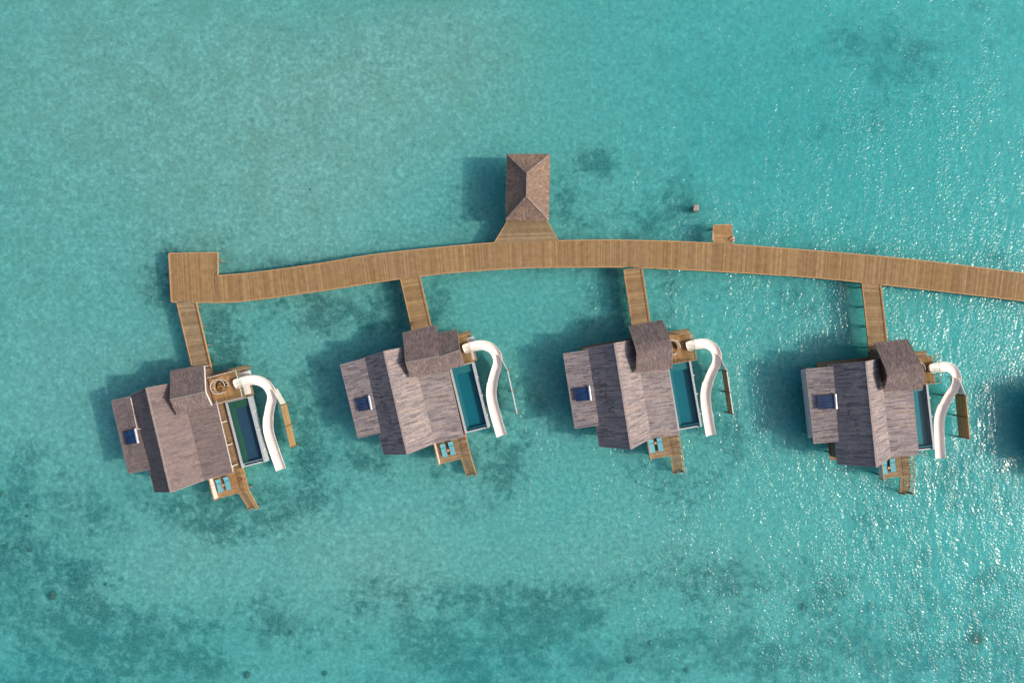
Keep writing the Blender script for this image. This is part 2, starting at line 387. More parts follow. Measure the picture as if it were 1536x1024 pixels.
h = mth('ADD', mth('MULTIPLY', mth('MULTIPLY', n1.outputs[0], .145), amp.outputs[0]), mth('MULTIPLY', n2.outputs[0], .22))
bp = N.new('ShaderNodeBump'); bp.inputs['Distance'].default_value = 1.0; bp.inputs['Strength'].default_value = 1.0
L.new(h, bp.inputs['Height'])
L.new(bp.outputs[0], g.inputs['Normal'])
x = N.new('ShaderNodeMixShader'); L.new(schlick(N, L, bp.outputs[0]), x.inputs[0]); L.new(t.outputs[0], x.inputs[1]); L.new(g.outputs[0], x.inputs[2])
L.new(x.outputs[0], o.inputs['Surface'])
ab = N.new('ShaderNodeVolumeAbsorption'); ab.inputs['Color'].default_value = (0.0, .928, .96, 1); ab.inputs['Density'].default_value = .45
sc = N.new('ShaderNodeVolumeScatter'); sc.inputs['Color'].default_value = (.20, .90, 1.0, 1); sc.inputs['Density'].default_value = .32
sc.inputs['Anisotropy'].default_value = .3
ad = N.new('ShaderNodeAddShader'); L.new(ab.outputs[0], ad.inputs[0]); L.new(sc.outputs[0], ad.inputs[1]); L.new(ad.outputs[0], o.inputs['Volume'])
wo = w.build('water', m); tag(wo, 'clear turquoise lagoon water with sun glitter on the right', 'water', kind='structure')

# ------------------------------------------------------------------ boardwalk
def bezi(pts, xq):   # smooth interpolation of y over x (Catmull-Rom through the sorted points)
    for i in range(len(pts) - 1):
        if xq <= pts[i + 1][0] or i == len(pts) - 2:
            p1, p2 = pts[i], pts[i + 1]; p0 = pts[i - 1] if i else p1; p3 = pts[i + 2] if i + 2 < len(pts) else p2
            hx = p2[0] - p1[0]; t = (xq - p1[0]) / hx
            m1 = (p2[1] - p0[1]) / (p2[0] - p0[0]) * hx; m2 = (p3[1] - p1[1]) / (p3[0] - p1[0]) * hx
            return (2*t**3-3*t**2+1)*p1[1] + (t**3-2*t**2+t)*m1 + (-2*t**3+3*t**2)*p2[1] + (t**3-t**2)*m2
ZB = 1.5
top = [world_at(x, y, ZB) for x, y in [(326,413.4),(378,409),(474,396),(552,383),(640,373),(741,364.2),(838,361),(900,360),(980,361.2),(1069,364.6),(1150,370.5),(1280,380.8),(1371,389.5),(1483,403),(1536,409.9),(1640,424),(1760,441),(1960,472)]]
bot = [world_at(x, y, ZB) for x, y in [(294,453.4),(354,452.5),(474,437.1),(540,427),(600,418.1),(640,413),(680,408.7),(787,401.8),(900,400.5),(963,401.3),(1140,410.7),(1236,417.6),(1322,426.6),(1420,437.6),(1536,451.3),(1640,465),(1760,483),(1960,516)]]
bw = empty('boardwalk', (0, 0, 0), 0, 'long curved brown plank boardwalk crossing the lagoon above the villas', 'boardwalk')
mb = MB(); xx = top[0][0]; step = .19; xe = world_at(1900, 0, ZB)[0]
rw = random.Random(5)
def edge_pair(x):
    yt = bezi(top, x); sl = (bezi(top, x + .5) - bezi(top, x - .5)) if x > top[0][0] + .6 else 0.09
    # board at right angles to the walk
    xb = x
    for _ in range(3): xb = x + sl * (yt - bezi(bot, xb))
    return (x, yt), (xb, bezi(bot, xb))
x = x0w = top[0][0]
while x < xe:
    a, b_ = edge_pair(x + .003); c, d = edge_pair(x + step - .003)
    dz = rw.uniform(-.004, .004)
    mb.prism([b_, d, c, a], ZB - .04 + dz, ZB + dz)
    x += step
# landing at the far end
lx0, ly0 = world_at(253, 380.2, ZB); lx1, _ = world_at(326.3, 0, ZB); _, ly1 = world_at(0, 452.8, ZB)
sh = .39
n = int((lx1 - lx0) / .19)
for i in range(n):
    xa = lx0 + (lx1 - lx0) * i / n + .006; xb = lx0 + (lx1 - lx0) * (i + 1) / n - .006
    if i >= n - 1: xb -= .0
    # left edge leans a little, so boards start where the edge is
    ytop = ly0 + .12 * i / n
    yb = ly1 + (0 if xa > lx0 + .4 else 0)
    cut = ly0 - rw.uniform(3.2, 4.2)
    dz = rw.uniform(-.004, .004)
    mb.prism([(xa + sh, yb), (xb + sh if i < n - 4 else xb + .18, yb), (xb + .02, ytop), (xa, ytop)], ZB - .04 + dz, ZB + dz)
a, b_ = edge_pair(x0w)
mb.prism([(lx1 + .2, b_[1] + .02), (b_[0], b_[1]), (a[0], a[1])], ZB - .04, ZB - .003)
mb.prism([(lx1 - .6, b_[1] + .02), (b_[0] + .1, b_[1] + .02), (a[0] + .1, a[1] - .05), (lx1 - .3, a[1] - .05)], ZB - .07, ZB - .012)
mb.build('decking', 'deck', bw)
# the flared piece towards the pavilion, boards run the other way
fl = MB()
A = world_at(741.4, 364, ZB); B_ = world_at(837.6, 361, ZB); Cc = world_at(817, 326, ZB); D = world_at(764, 327, ZB)
nb = 20
for i in range(nb):
    t0, t1 = i / nb + .002, (i + 1) / nb - .002
    fl.prism([lerp((*A, 0), (*D, 0), t0), lerp((*B_, 0), (*Cc, 0), t0), lerp((*B_, 0), (*Cc, 0), t1), lerp((*A, 0), (*D, 0), t1)], ZB - .04, ZB + .002)
fl.build('flared_decking', 'deck_grey', bw)
# bay with the lifebuoys
jA = world_at(1069.7, 338, ZB); jB = world_at(1097.2, 336.8, ZB); jC = world_at(1098.4, 366.3, ZB); jD = world_at(1070.6, 364.2, ZB)
fb = MB()
for i in range(15):
    t0, t1 = i / 15 + .002, (i + 1) / 15 - .002
    fb.prism([lerp((*jD, 0), (*jA, 0), t0), lerp((*jC, 0), (*jB, 0), t0), lerp((*jC, 0), (*jB, 0), t1), lerp((*jD, 0), (*jA, 0), t1)], ZB - .04, ZB + .002)
fb.build('bay_decking', 'deck_warm', bw)
# edge trim
def poly_trim(mb, pts, w=.13, z0=None, z1=None):
    z0 = ZB - .22 if z0 is None else z0; z1 = ZB + .02 if z1 is None else z1
    mb = MB()
    for a, b in zip(pts, pts[1:]):
        mb.beam((a[0], a[1], (z0 + z1) / 2), (b[0], b[1], (z0 + z1) / 2), w, z1 - z0)
    mb.build('edge_board', 'trim', bw)
def along(lst, x0, x1, n):
    return [(x0 + (x1 - x0) * i / n, bezi(lst, x0 + (x1 - x0) * i / n)) for i in range(n + 1)]
poly_trim(None, along(top, top[0][0] + .05, A[0], 40)); poly_trim(None, [A, D]); poly_trim(None, [B_, Cc])
poly_trim(None, along(top, B_[0], jD[0], 24)); poly_trim(None, [jD, jA, jB, jC]); poly_trim(None, along(top, jC[0], xe, 60))
gaps = [(-47.05, -49.95)]
def wx_(px): return world_at(px, 0, ZB)[0]
cutsx = [wx_(294), wx_(600.7), wx_(629.3), wx_(935.5), wx_(962.8), wx_(1292.8), wx_(1321.3), xe]
for a, b in ((cutsx[0], cutsx[1]), (cutsx[2], cutsx[3]), (cutsx[4], cutsx[5]), (cutsx[6], cutsx[7])): poly_trim(None, along(bot, a, b, 30))
poly_trim(None, [(lx1 + .02, bezi(top, top[0][0])), (lx1 + .0, ly0 + .14)]); poly_trim(None, [(lx1, ly0 + .14), (lx0 + .02, ly0 + .03)]); poly_trim(None, [(lx0, ly0), (lx0 + sh, ly1 + .02)])
poly_trim(None, [(lx0 + sh, ly1), (wx_(265.4), ly1 - .03)])

for lst, off in ((top, -.7), (bot, .7)):
    pts = along(lst, lst[0][0] + (0 if lst is top else .3), xe, 60)
    bm_ = MB()
    for a, b in zip(pts, pts[1:]): bm_.beam((a[0], a[1] + off, ZB - .2), (b[0], b[1] + off, ZB - .2), .12, .28)
    bm_.build('joist', 'beam', bw)
k = 0
pil = []
x = top[0][0] + 1.2
while x < wx_(1560):
    a, b_ = edge_pair(x)
    pil += [(a[0], a[1] - .25), (b_[0], b_[1] + .25)]; x += 3.6
pil += [(lx0 + .5, ly0 - .4), (lx1 + .25, ly0 - 1.0), (lx0 + .7, ly1 + .3), (lx0 + .5, ly0 - 4)]
for px_, py_ in ((A[0] + 1.4, A[1] + 1.3), (B_[0] - 1.4, B_[1] + 1.3), (jA[0] + .3, jA[1] - .3), (jB[0] - .3, jB[1] - .3)): pil.append((px_, py_))
p0 = MB(); p0.cyl((0, 0, -4.2), (0, 0, ZB - .25), .14, n=8)
pp = p0.build('pile', 'pile', bw)
for i, (a, b_) in enumerate(pil):
    q = pp if i == 0 else pp.copy()
    if i: C.objects.link(q); q.parent = bw
    q.location = (a, b_, 0)
PILE = pp.data
print('boardwalk piles', len(pil))

def add_piles(parent, pts, ztop, r=1.0):
    for a, b_ in pts:
        q = bpy.data.objects.new('pile', PILE); C.objects.link(q); q.parent = parent
        q.scale = (r, r, (ztop + 4.2) / (ZB - .25 + 4.2)); q.location = (a, b_, -4.2 + 4.2 * q.scale.z)

# ------------------------------------------------------------------ pavilion
pv = empty('pavilion', (*world_at(790.5, 282, 0), 0), 0, 'open pavilion with brown hipped thatch roof beside the middle of the boardwalk', 'pavilion')
pc = Vector((*world_at(790.5, 282, 0), 0))
def PW(x, y, z): a = world_at(x, y, z); return Vector((a[0], a[1], z)) - pc
ze, zr = 4.0, 6.0
E_ = [PW(759.2, 329.2, ze), PW(822.6, 329.6, ze), PW(824.3, 232, ze), PW(761, 232, ze)]
R_ = [PW(790.3, 294.4, zr), PW(790.8, 259.8, zr)]
tb = MB(); rt = random.Random(11)
for q in ((E_[0], E_[1], R_[0], R_[0]), (E_[1], E_[2], R_[0], R_[1]), (E_[2], E_[3], R_[1], R_[1]), (E_[3], E_[0], R_[1], R_[0])):
    strips(tb, *q, .085, .4, .025, .07, ragged=.22, rnd=rt)
rf_ = tb.build('roof', 'thatch_brown', pv)
ub = MB(); ct = [p - Vector((0, 0, .28)) for p in E_]
rl = [p - Vector((0, 0, .02)) for p in E_]; rr = [p - Vector((0, 0, .02)) for p in R_]
ub.add(ct + rl + rr, [(0, 1, 2, 3), (0, 4, 5, 1), (1, 5, 6, 2), (2, 6, 7, 3), (3, 7, 4, 0), (4, 8, 5), (5, 8, 9, 6), (6, 9, 7), (7, 9, 8, 4)])
ub.build('roof_underlay', 'underlay', rf_)
hp = MB()
def ridge_cap(mb, a, b, w=.28, n=None, rnd=rt):
    n = n or max(2, int((b - a).length / .22))
    for i in range(n):
        p, q = lerp(a, b, i / n), lerp(a, b, (i + 1.12) / n); d = Vector((0, 0, rnd.uniform(.05, .09)))
        mb.beam(p + d, q + d * .8, w * rnd.uniform(.85, 1.1), .05)
for e, r in ((E_[0], R_[0]), (E_[1], R_[0]), (E_[2], R_[1]), (E_[3], R_[1]), (R_[0], R_[1])): ridge_cap(hp, r, e, .26)
hc_mat = islands('thatch_hip', [(0, (.22, .165, .14)), (.5, (.30, .235, .2)), (1, (.38, .3, .26))], (.25, .19, .16), .4, gscale=7)
hp.build('ridge_cap', hc_mat, rf_)
fl = MB(); a, b_ = PW(764, 327.5, ZB), PW(819, 240, ZB)
planks(fl, a.x, b_.x, a.y, b_.y, ZB, .19, 'u'); fl.build('floor', 'deck_grey', pv)
for ex, ey in ((a.x + .3, a.y + .3), (b_.x - .3, a.y + .3), (a.x + .3, b_.y - .3), (b_.x - .3, b_.y - .3), (a.x + .3, (a.y + b_.y) / 2), (b_.x - .3, (a.y + b_.y) / 2)):
    q = MB(); q.cyl((ex, ey, ZB), (ex, ey, ze - .1), .1, n=8); q.build('post', 'beam', pv)
add_piles(pv, [(x_, y_) for x_ in (a.x + .4, b_.x - .4) for y_ in (a.y + .5, (a.y + b_.y) / 2, b_.y - .5)], ZB - .04)

# ------------------------------------------------------------------ bits by the boardwalk
def lifebuoy(loc, rz, label, mats=('red', 'white'), r=.33, tilt=0, cat='lifebuoy'):
    e = empty('lifebuoy', loc, rz, label, cat)
    e.rotation_euler = (0, tilt, rz)
    for k in range(8):
        q = MB(); q.torus((0, 0, 0), r, .075, 'x', 5, 8, k * PI / 4, (k + 1) * PI / 4)
        q.build('red_band' if k % 2 == 0 else 'white_band', mats[k % 2], e)
    return e
jb = world_at(1098.3, 358.8, ZB)
lifebuoy((jb[0] + .17, jb[1], ZB + .1), 0, 'red and white lifebuoy on the right edge of the small boardwalk bay', r=.36, tilt=math.radians(-28))
jl = world_at(1069.0, 354.3, ZB)
e = empty('lifebuoy', (jl[0] - .13, jl[1], ZB - .1), 0, 'pale grey ring hung on the left edge of the small boardwalk bay', 'lifebuoy')
q = MB(); q.torus((0, 0, 0), .62, .07, 'x', 24, 8); q.build('ring', 'walls_pale', e)
q = MB(); q.beam((0, -.6, 0), (0, .6, 0), .03, .03); q.build('rope', 'dark', e)
# round stain on the bay's boards, built as thin raised rings
jr = world_at(1089.3, 358.7, ZB)
e = empty('ring_stain', (*jr, ZB + .012), 0, 'faint dark ring stain on the boards of the small boardwalk bay', 'ring')
q = MB(); q.torus((0, 0, .0), .27, .018, 'z', 24, 6); q.build('outer_stain', 'beam', e)
q = MB(); q.torus((0, 0, -.003), .15, .012, 'z', 18, 6); q.build('inner_stain', 'beam', e)
mp = world_at(1044.4, 311.6, .9)
e = empty('mooring_post', (*mp, 0), math.radians(5), 'lone square stone post standing in the water above the boardwalk', 'post')
q = MB(); q.prism([(-.36, -.4), (.36, -.4), (.36, .4), (-.36, .4)], -2.6, .78); q.build('shaft', 'pile', e)
q = MB(); q.prism([(-.4, -.44), (.4, -.44), (.4, .44), (-.4, .44)], .78, .9)
q.prism([(-.3, .12), (.32, .12), (.32, .34), (-.3, .34)], .9, 1.0); q.build('cap', simple('post_cap', (.38, .3, .26), .8, .2, .3, 3), e)

# ------------------------------------------------------------------ villas
POSE = [(-48.5804, -13.1831, .2486), (-15.3, -8.0, .24), (16.6945, -7.0165, .1711), (51.6931, -9.7169, .111), (86.6, -13.6, .055)]
def loc_at(j, px, py, z):
    X_, Y_ = world_at(px, py, z); x_, y_, t_ = POSE[j]; dx, dy = X_ - x_, Y_ - y_
    return Vector((math.cos(t_) * dx + math.sin(t_) * dy, -math.sin(t_) * dx + math.cos(t_) * dy, z))
OBS = {  # roof corners per villa: A ridge north, B ridge south, C, K, D eave/kink south, E F G lean-to, T lean-to top right
 'A':[(219.8,581.7),(576.2,526.5),(921.9,514.6),(1298.7,542.1)],'B':[(256.7,737.9),(611.2,680.9),(946.8,673.3),(1314.9,700.3)],
 'C':[(232,737.4),(575.7,681.4),(899.1,669.5),(1256.5,695.7)],'K':[(306.2,719.9),(651.9,664.4),(976.5,656.8),(1336,685.5)],
 'D':[(349,708.4),(695.4,654.3),(1017.9,651.6),(1378,681.1)],'E':[(167.3,600.8),(510.2,547.1),(844.7,530.3),(1208.3,553)],
 'F':[(192.7,709.7),(537.3,656.8),(862.3,642.3),(1220.5,665.2)],'G':[(224.2,704.1),(568.6,649.2),(894,638.5),(1253.5,662.2)],
 'T':[(199,593.1),(548.2,536.9),(886.4,524.2),(1252.7,549.7)],
 'TL':[(255.4,556.3),(604.1,499.4),(943,490),(1311.9,514.6)],'TR':[(306.2,548.4),(654.9,487.9),(993.8,480.3),(1361,509.1)],
 'RL':[(254.9,599.2),(608.4,543.8),(955.2,528),(1332.2,563.1)],'RR':[(308.2,587.3),(658.7,533.6),(1008.2,518.4),(1386.4,556.6)],
 'BL':[(265.5,622.8),(615.5,566.1),(954.4,559),(1325.9,586.5)],'BR':[(317.6,607.6),(668.9,554),(1007.8,551.4),(1382.6,583.5)]}
ZZ = dict(A=7.18, B=7.28, C=4.15, K=4.45, D=4.2, E=3.95, F=3.98, G=4.6, T=4.67, TL=4.75, TR=4.75, RL=7.35, RR=7.35, BL=6.0, BR=6.0)
VL = ['leftmost overwater villa, with evenly brown roof and navy pool with a green ledge',
      'second overwater villa from the left, thatch porch roof stretched over its spiral stair',
      'third overwater villa from the left, half of its stair hole showing beside the thatch',
      'overwater villa nearest the right edge, pale strip of ledge showing left of its roof',
      'villa beyond the right edge of which only the shadow on the water shows']
ZD = 1.3; ZU = 3.45
SOL = [[(135,500),(205,487),(218,570),(148,578)], [(133,543),(208,530),(218,606),(148,617)], [(127,480),(207,472),(215,553),(133,556)], [(148,408),(240,400),(248,482),(153,487)]]
SORG = [(150, 520), (500, 460), (830, 460), (1190, 490)]

def villa(j):
    x_, y_, t_ = POSE[j]; rn = random.Random(100 + j)
    e = empty('overwater_villa', (x_, y_, 0), t_, VL[j], 'villa', 'overwater villas along the boardwalk')
    P = {}
    for k_ in OBS:
        if j < 4: P[k_] = loc_at(j, *OBS[k_][j], ZZ[k_])
        else: P[k_] = sum((loc_at(i, *OBS[k_][i], ZZ[k_]) for i in (2, 3)), Vector()) / 2
    shm = 'shingleA' if j == 0 else 'shingleB'
    z3 = Vector((0, 0, 1))
    # ---- main roof
    A, B, Cc, Kk, D = P['A'], P['B'], P['C'], P['K'], P['D']
    NW = Vector((Cc.x + .12, 6.95, 4.15)); K2 = Vector((2.3, 7.0, 4.45)); K3 = Vector((Kk.x + (2.3 - Kk.x) * .7, 3.0, 4.45)); R2 = Vector((D.x + .17, 3.0, 4.2))
    mb = MB()
    wd = .14 if j else .16; ln = 1.5 if j else 1.4
    strips(mb, Cc, NW, B, A, wd, ln, .025, .045, rnd=rn)
    strips(mb, Kk, K2, B, A, wd, ln, .025, .045, rnd=rn)
    strips(mb, D, R2, Kk, K3, wd, ln, .025, .045, rnd=rn)
    roof = mb.build('main_roof', shm, e)
    ub = MB(); d = .012 * z3
    for q in ((Cc, B, A, NW), (Kk, K2, A, B), (D, R2, K3, Kk)): slab(ub, [p - d for p in q], .2)
    ub.build('roof_underlay', 'underlay', roof)
    rc = MB(); ridge_cap(rc, B, A, .3, rnd=rn); rc.build('ridge_cap', 'ridge', roof)
    ft = MB()
    for a, b in ((Cc, B), (B, Kk), (Kk, D), (D, R2), (Cc, NW), (NW, A), (A, K2)):
        ft.beam(a - z3 * .06, b - z3 * .06, .07, .2)
    ft.build('fascia', 'ridge', roof)
    if j == 0:
        ft = MB(); ft.beam(D + Vector((.05, 0, -.03)), R2 + Vector((.05, 0, -.03)), .09, .14); ft.build('gutter', 'white', roof)
    # ---- lean-to roof
    E, F, G, T = P['E'], P['F'], P['G'], P['T']
    if j == 0:
        T = Vector((T.x - .55, T.y, T.z - .1)); gap = True
    slope_u = lambda p: p
    G2 = Vector((Cc.x + .45, G.y, 4.5)) if j else Vector((Cc.x + .42, G.y, 4.5))
    mb = MB(); strips(mb, E, F, T, G2, wd, ln, .025, .045, rnd=rn)
    lr = mb.build('side_roof', shm, e)
    ub = MB(); slab(ub, [p - d for p in (E, F, G2, T)], .16); ub.build('roof_underlay', 'underlay', lr)
    ft = MB()
    for a, b in ((F, E), (E, T), (G2, F)): ft.beam(a - z3 * .05, b - z3 * .05, .07, .18)
    ft.build('fascia', 'ridge', lr)
    if j == 0:
        gt = MB(); gt.beam(T + Vector((.1, -.2, -.05)), Vector((G2.x - .42, 1.9, 4.5)), .09, .1); gt.beam(Vector((G2.x - .42, 1.9, 4.5)), Vector((G2.x + .05, 1.8, 4.52)), .09, .1)
        gt.build('gutter', 'white', lr)
    # ---- thatched porch roof
    mb = MB(); TL, TR, RL, RR, BL, BR = (P[k_] for k_ in ('TL', 'TR', 'RL', 'RR', 'BL', 'BR'))
    rnd_r = j in (2, 3, 4)
    def gable(mb, ub, TL, TR, RL, RR, BL, BR):
        if rnd_r:
            nl, nr = lerp(RL, TL, .25) + z3 * .18, lerp(RR, TR, .25) + z3 * .18
            sl_, sr = lerp(RL, BL, .35) + z3 * .1, lerp(RR, BR, .35) + z3 * .1
            RL2, RR2 = RL - z3 * .12, RR - z3 * .12
            bands = [(TL, TR, nl, nr), (nl, nr, RL2, RR2), (sl_, sr, RL2, RR2), (BL, BR, sl_, sr)]
            prof = [(TL, TR), (nl, nr), (RL2, RR2), (sl_, sr), (BL, BR)]
        else:
            bands = [(TL, TR, RL, RR), (BL, BR, RL, RR)]; prof = [(TL, TR), (RL, RR), (BL, BR)]
        for i, q in enumerate(bands):
            strips(mb, *q, .075, .42, .022, .055, ragged=.16 if q[0] in (TL, BL) else 0, rnd=rn)
        for a, b in zip(prof, prof[1:]):
            slab(ub, [a[0] - d * 2, a[1] - d * 2, b[1] - d * 2, b[0] - d * 2], .24)
        return prof
    ub = MB(); prof = gable(mb, ub, TL, TR, RL, RR, BL, BR)
    prof2 = None
    if j == 1:
        X = [loc_at(1, *p, z) for p, z in [((656.5,499.8),4.5),((685.2,494.3),4.5),((658.5,535.5),7.0),((689.5,524.8),7.0),((667.5,555),5.75),((695.9,547.1),5.75)]]
        prof2 = gable(mb, ub, *X)
    up = mb.build('porch_roof', 'thatch', e); ub.build('roof_underlay', 'underlay', up)
    ft = MB()
    side = 1
    pr = prof2 if prof2 else prof
    for a, b in zip(pr, pr[1:]): ft.beam(a[1] - z3 * .08, b[1] - z3 * .08, .07, .26)
    if j != 0:
        for a, b in zip(prof, prof[1:]): ft.beam(a[0] - z3 * .08, b[0] - z3 * .08, .05, .2)
    ft.build('bargeboard', 'white' if j == 0 else 'ridge', up)
    if not rnd_r:
        rc = MB(); ridge_cap(rc, RL, RR, .22, rnd=rn)
        trm = simple('thatch_ridge_%d' % j, (.24, .205, .19), .9, .1, .2, 5); rc.build('ridge_cap', trm, up)
        if prof2: rc = MB(); ridge_cap(rc, prof2[1][0], prof2[1][1], .2, rnd=rn); rc.build('ridge_cap', trm, up)
    # ---- walls
    wl = MB(); wl.box(-4.8, 5.6, -6.9, 6.4, ZD, 3.95)
    gy = [(-6.9, -6.75), (6.25, 6.4)]
    for a, b in gy: 
        wl.add([(-4.8, a, 3.95), (1.8, a, 3.95), (-1.2, a, 6.85), (-4.8, b, 3.95), (1.8, b, 3.95), (-1.2, b, 6.85)], [(0, 1, 2), (5, 4, 3), (0, 2, 5, 3), (2, 1, 4, 5), (1, 0, 3, 4)])
    wl.build('wall', 'wall', e)
    wl = MB(); wl.box(-7.7, -4.83, -3.5, 6.0, ZD, 3.75); wl.build('side_wall', 'walls_pale' if j == 3 else 'wall', e)
    wl = MB(); wl.box(2.3, 6.0, 3.0, 8.0, 3.97, 4.6); wl.box(2.3, 6.0, 6.43, 8.0, ZD, 3.97)
    wl.add([(2.3, 3.6, 4.6), (2.3, 8.0, 4.6), (2.3, 4.9, 6.9), (6.0, 3.6, 4.6), (6.0, 8.0, 4.6), (6.0, 4.9, 6.9)], [(0, 1, 2), (5, 4, 3), (0, 2, 5, 3), (1, 4, 5, 2), (0, 3, 4, 1)])
    wl.build('porch_wall', 'wall', e)
    # entrance door in the porch's north wall
    q = MB(); q.box(3.6, 4.7, 8.003, 8.05, ZD + .05, 3.4); dr = q.build('door', 'trim', e)
    q = MB(); q.cyl((4.5, 8.06, 2.3), (4.5, 8.12, 2.3), .04); q.build('handle', 'steel', dr)
    # ---- main deck
    dk = MB(); planks(dk, -5.4, 12.0 if False else 11.07, 6.42, 7.2, ZD, .15, 'u', rnd=rn)
    planks(dk, 5.62, 6.7, -7.5, 6.4, ZD, .15, 'u', rnd=rn)
    planks(dk, 6.72, 11.07, 2.6, 6.4, ZD, .15, 'u', rnd=rn)
    dk.build('deck', 'deck_grey', e)
    fr = MB(); fr.box(-5.4, 11.0, 6.4, 7.15, ZD - .3, ZD - .045); fr.box(5.62, 6.68, -7.45, 6.38, ZD - .3, ZD - .045)
    fr.box(-4.9, 5.6, -7.0, 6.38, ZD - .35, ZD - .01); fr.box(6.7, 11.0, 2.62, 6.38, ZD - .3, ZD - .045)
    fr.build('deck_frame', 'beam', e)
    ps = MB(); ps.box(-7.85, -4.85, -3.85, 6.38, ZD - .25, ZD); ps.build('side_ledge', 'walls_pale', e)
    # service balcony south of the side wing
    bl = MB(); planks(bl, -5.05, -4.0 if j else -4.9, -7.5, -7.02, ZD, .15, 'u', rnd=rn); planks(bl, -5.1, -4.83, -7.0, -3.9, ZD, .15, 'u', rnd=rn)
    bl.build('balcony', 'deck', e)
    # posts along the pool side
    for v_ in (-.2, -3.65, -6.8):
        q = MB(); q.box(6.0, 6.14, v_ - .07, v_ + .07, ZD, 4.0); q.build('post', 'white', e)
    q = MB(); 
    for v_ in (-.2, -3.65, -6.8): q.box(6.14, 6.6, v_ - .06, v_ + .06, ZD + .3, ZD + .38)
    # ---- lounge deck with privacy wall
    ld = MB(); planks(ld, 2.12, 5.2, -10.95, -7.02, ZD, .15, 'u', rnd=rn); planks(ld, 5.22, 6.72, -10.95, -7.52, ZD, .15, 'u', rnd=rn)
    warm = 'deck_warm' if j == 0 else 'deck_grey'
    ld.build('lounge_deck', warm, e)
    q = MB(); q.box(2.1, 6.72, -11.0, -7.02, ZD - .3, ZD - .045); q.beam((2.0, -11.0, ZD - .1), (5.2, -11.0, ZD - .1), .08, .26); q.build('lounge_frame', 'trim', e)
    pwl = MB(); pwl.box(2.0, 2.06, -10.9, -8.95, ZD - .1, 2.5); pwl.box(2.0, 2.06, -8.89, -6.95, ZD - .1, 2.5)
    pw_ = pwl.build('privacy_wall', 'white', e)
    q = MB(); q.beam((1.98, -11.0, 2.53), (1.98, -6.95, 2.53), .15, .06); q.beam((2.03, -11.0, ZD - .2), (2.03, -11.0, 2.5), .14, .12, (1, 0, 0)); q.build('wall_cap', 'trim', pw_)
    # ---- steps into the water
    zs0, zs1, n = ZD, .12, 11; vs0, vs1 = -11.0, -14.1
    ub_, sway = (5.25, 6.7), (.0, .45)
    for i in range(n):
        t = i / n; v0 = vs0 + (vs1 - vs0) * t; v1 = vs0 + (vs1 - vs0) * (i + 1) / n; zz = zs0 + (zs1 - zs0) * (i + .6) / n
        su = (.42 if j == 0 else .12) * (t ** 1.1); k_ = .0
        q = MB()
        q.prism([(ub_[0] + su, v1 + .085), (ub_[1] + su * .6, v1 + .085), (ub_[1] + su * .6, v0), (ub_[0] + su, v0)], zz - .045, zz)
        q.build('step', warm if j == 0 else 'deck', e)
    q = MB()
    for u_ in (ub_[0] - .03, ub_[1] + .03):
        s0 = 0; s1 = (.42 if u_ < 6 else .25) if j == 0 else (.12 if u_ < 6 else .07)
        q.beam((u_ + s0, vs0 + .02, ZD - .12), (u_ + s1, vs1, .02), .06, .22)
    q.build('stringer', 'trim', e)
    q = MB(); s1 = .25 if j == 0 else .07; ur = ub_[1] + .08
    tops = [(ur, -7.55, ZD + 1.0), (ur, -11.0, ZD + 1.0), (ur + s1 * 1.2, -14.1, 1.05)]
    for a, b in zip(tops, tops[1:]): q.beam(a, b, .075, .06); 
    for a, b in zip(tops, tops[1:]):
        for h_ in (.33, .66): q.beam((a[0], a[1], a[2] - h_), (b[0], b[1], b[2] - h_), .025, .025)
    for t in (0, .25, .5, .75, 1):
        a = lerp(tops[0], tops[1], t); q.beam(a, a - Vector((0, 0, 1.15)), .06, .06)
    for t in (.33, .66, 1):
        a = lerp(tops[1], tops[2], t); q.beam(a, a - Vector((0, 0, 1.1)), .06, .06)
    q.build('handrail', 'screen' if j in (0,) else 'trim', e)
    # ---- upper deck, slide platform
    u0, u1, v0, v1 = 5.9, 10.62, 2.62, 6.5
    HCu, HCv, HR = 7.5, 4.95, .95
    ud = MB(); planks(ud, u0, u1 - 1.05, v0 + .12, v1 - .12, ZU, .15, 'v', hole=(HCu, HCv, HR), rnd=rn); planks(ud, u1 - 1.04, u1 - .35, v0 + .12, v1 - .12, ZU, .15, 'v', rnd=rn)
    udo = ud.build('upper_deck', 'deck_warm', e)
    q = MB()
    for a, b in (((u0, v0, ZU - .1), (u1 - .3, v0, ZU - .1)), ((u0, v1, ZU - .1), (u1 - .3, v1, ZU - .1)), ((u1 - .3, v0, ZU - .1), (u1 - .3, v1, ZU - .1))): q.beam(a, b, .1, .28)
    for i in range(32):   # lining of the stair hole
        a, b = 2 * PI * i / 32, 2 * PI * (i + 1) / 32
        q.beam((HCu + HR * math.cos(a), HCv + HR * math.sin(a), ZU - .1), (HCu + HR * math.cos(b), HCv + HR * math.sin(b), ZU - .1), .05, .26)
    q.build('deck_edge', 'trim', udo)
    q = MB()
    for uu in (u0 + .4, 6.45, 8.6, 9.6): q.beam((uu, v0, ZU - .16), (uu, v1, ZU - .16), .1, .2)
    q.build('joist', 'beam', udo)
    for a, b in (((6.0, v0 + .05), 0), ((9.9, v0 + .05), 0), ((9.9, v1 - .1), 0), ((6.4, v1 - .1), 0)):
        q = MB(); q.beam((*a, ZD), (*a, ZU - .24), .14, .14); q.build('post', 'beam', e)
    # railing
    zr_ = 4.7; ru0 = 6.2 if j != 1 else 9.0
    rp = [(6.4, v1 + .08), (u1 + .02, v1 + .1), (u1 - .02, v0 + .0), (6.6, v0 + .0)]
    q = MB()
    for a, b in zip(rp, rp[1:]): q.beam((*a, zr_), (*b, zr_), .06, .05)
    rl_ = q.build('railing', 'white' if j < 1 else 'trim', e)
    q = MB()
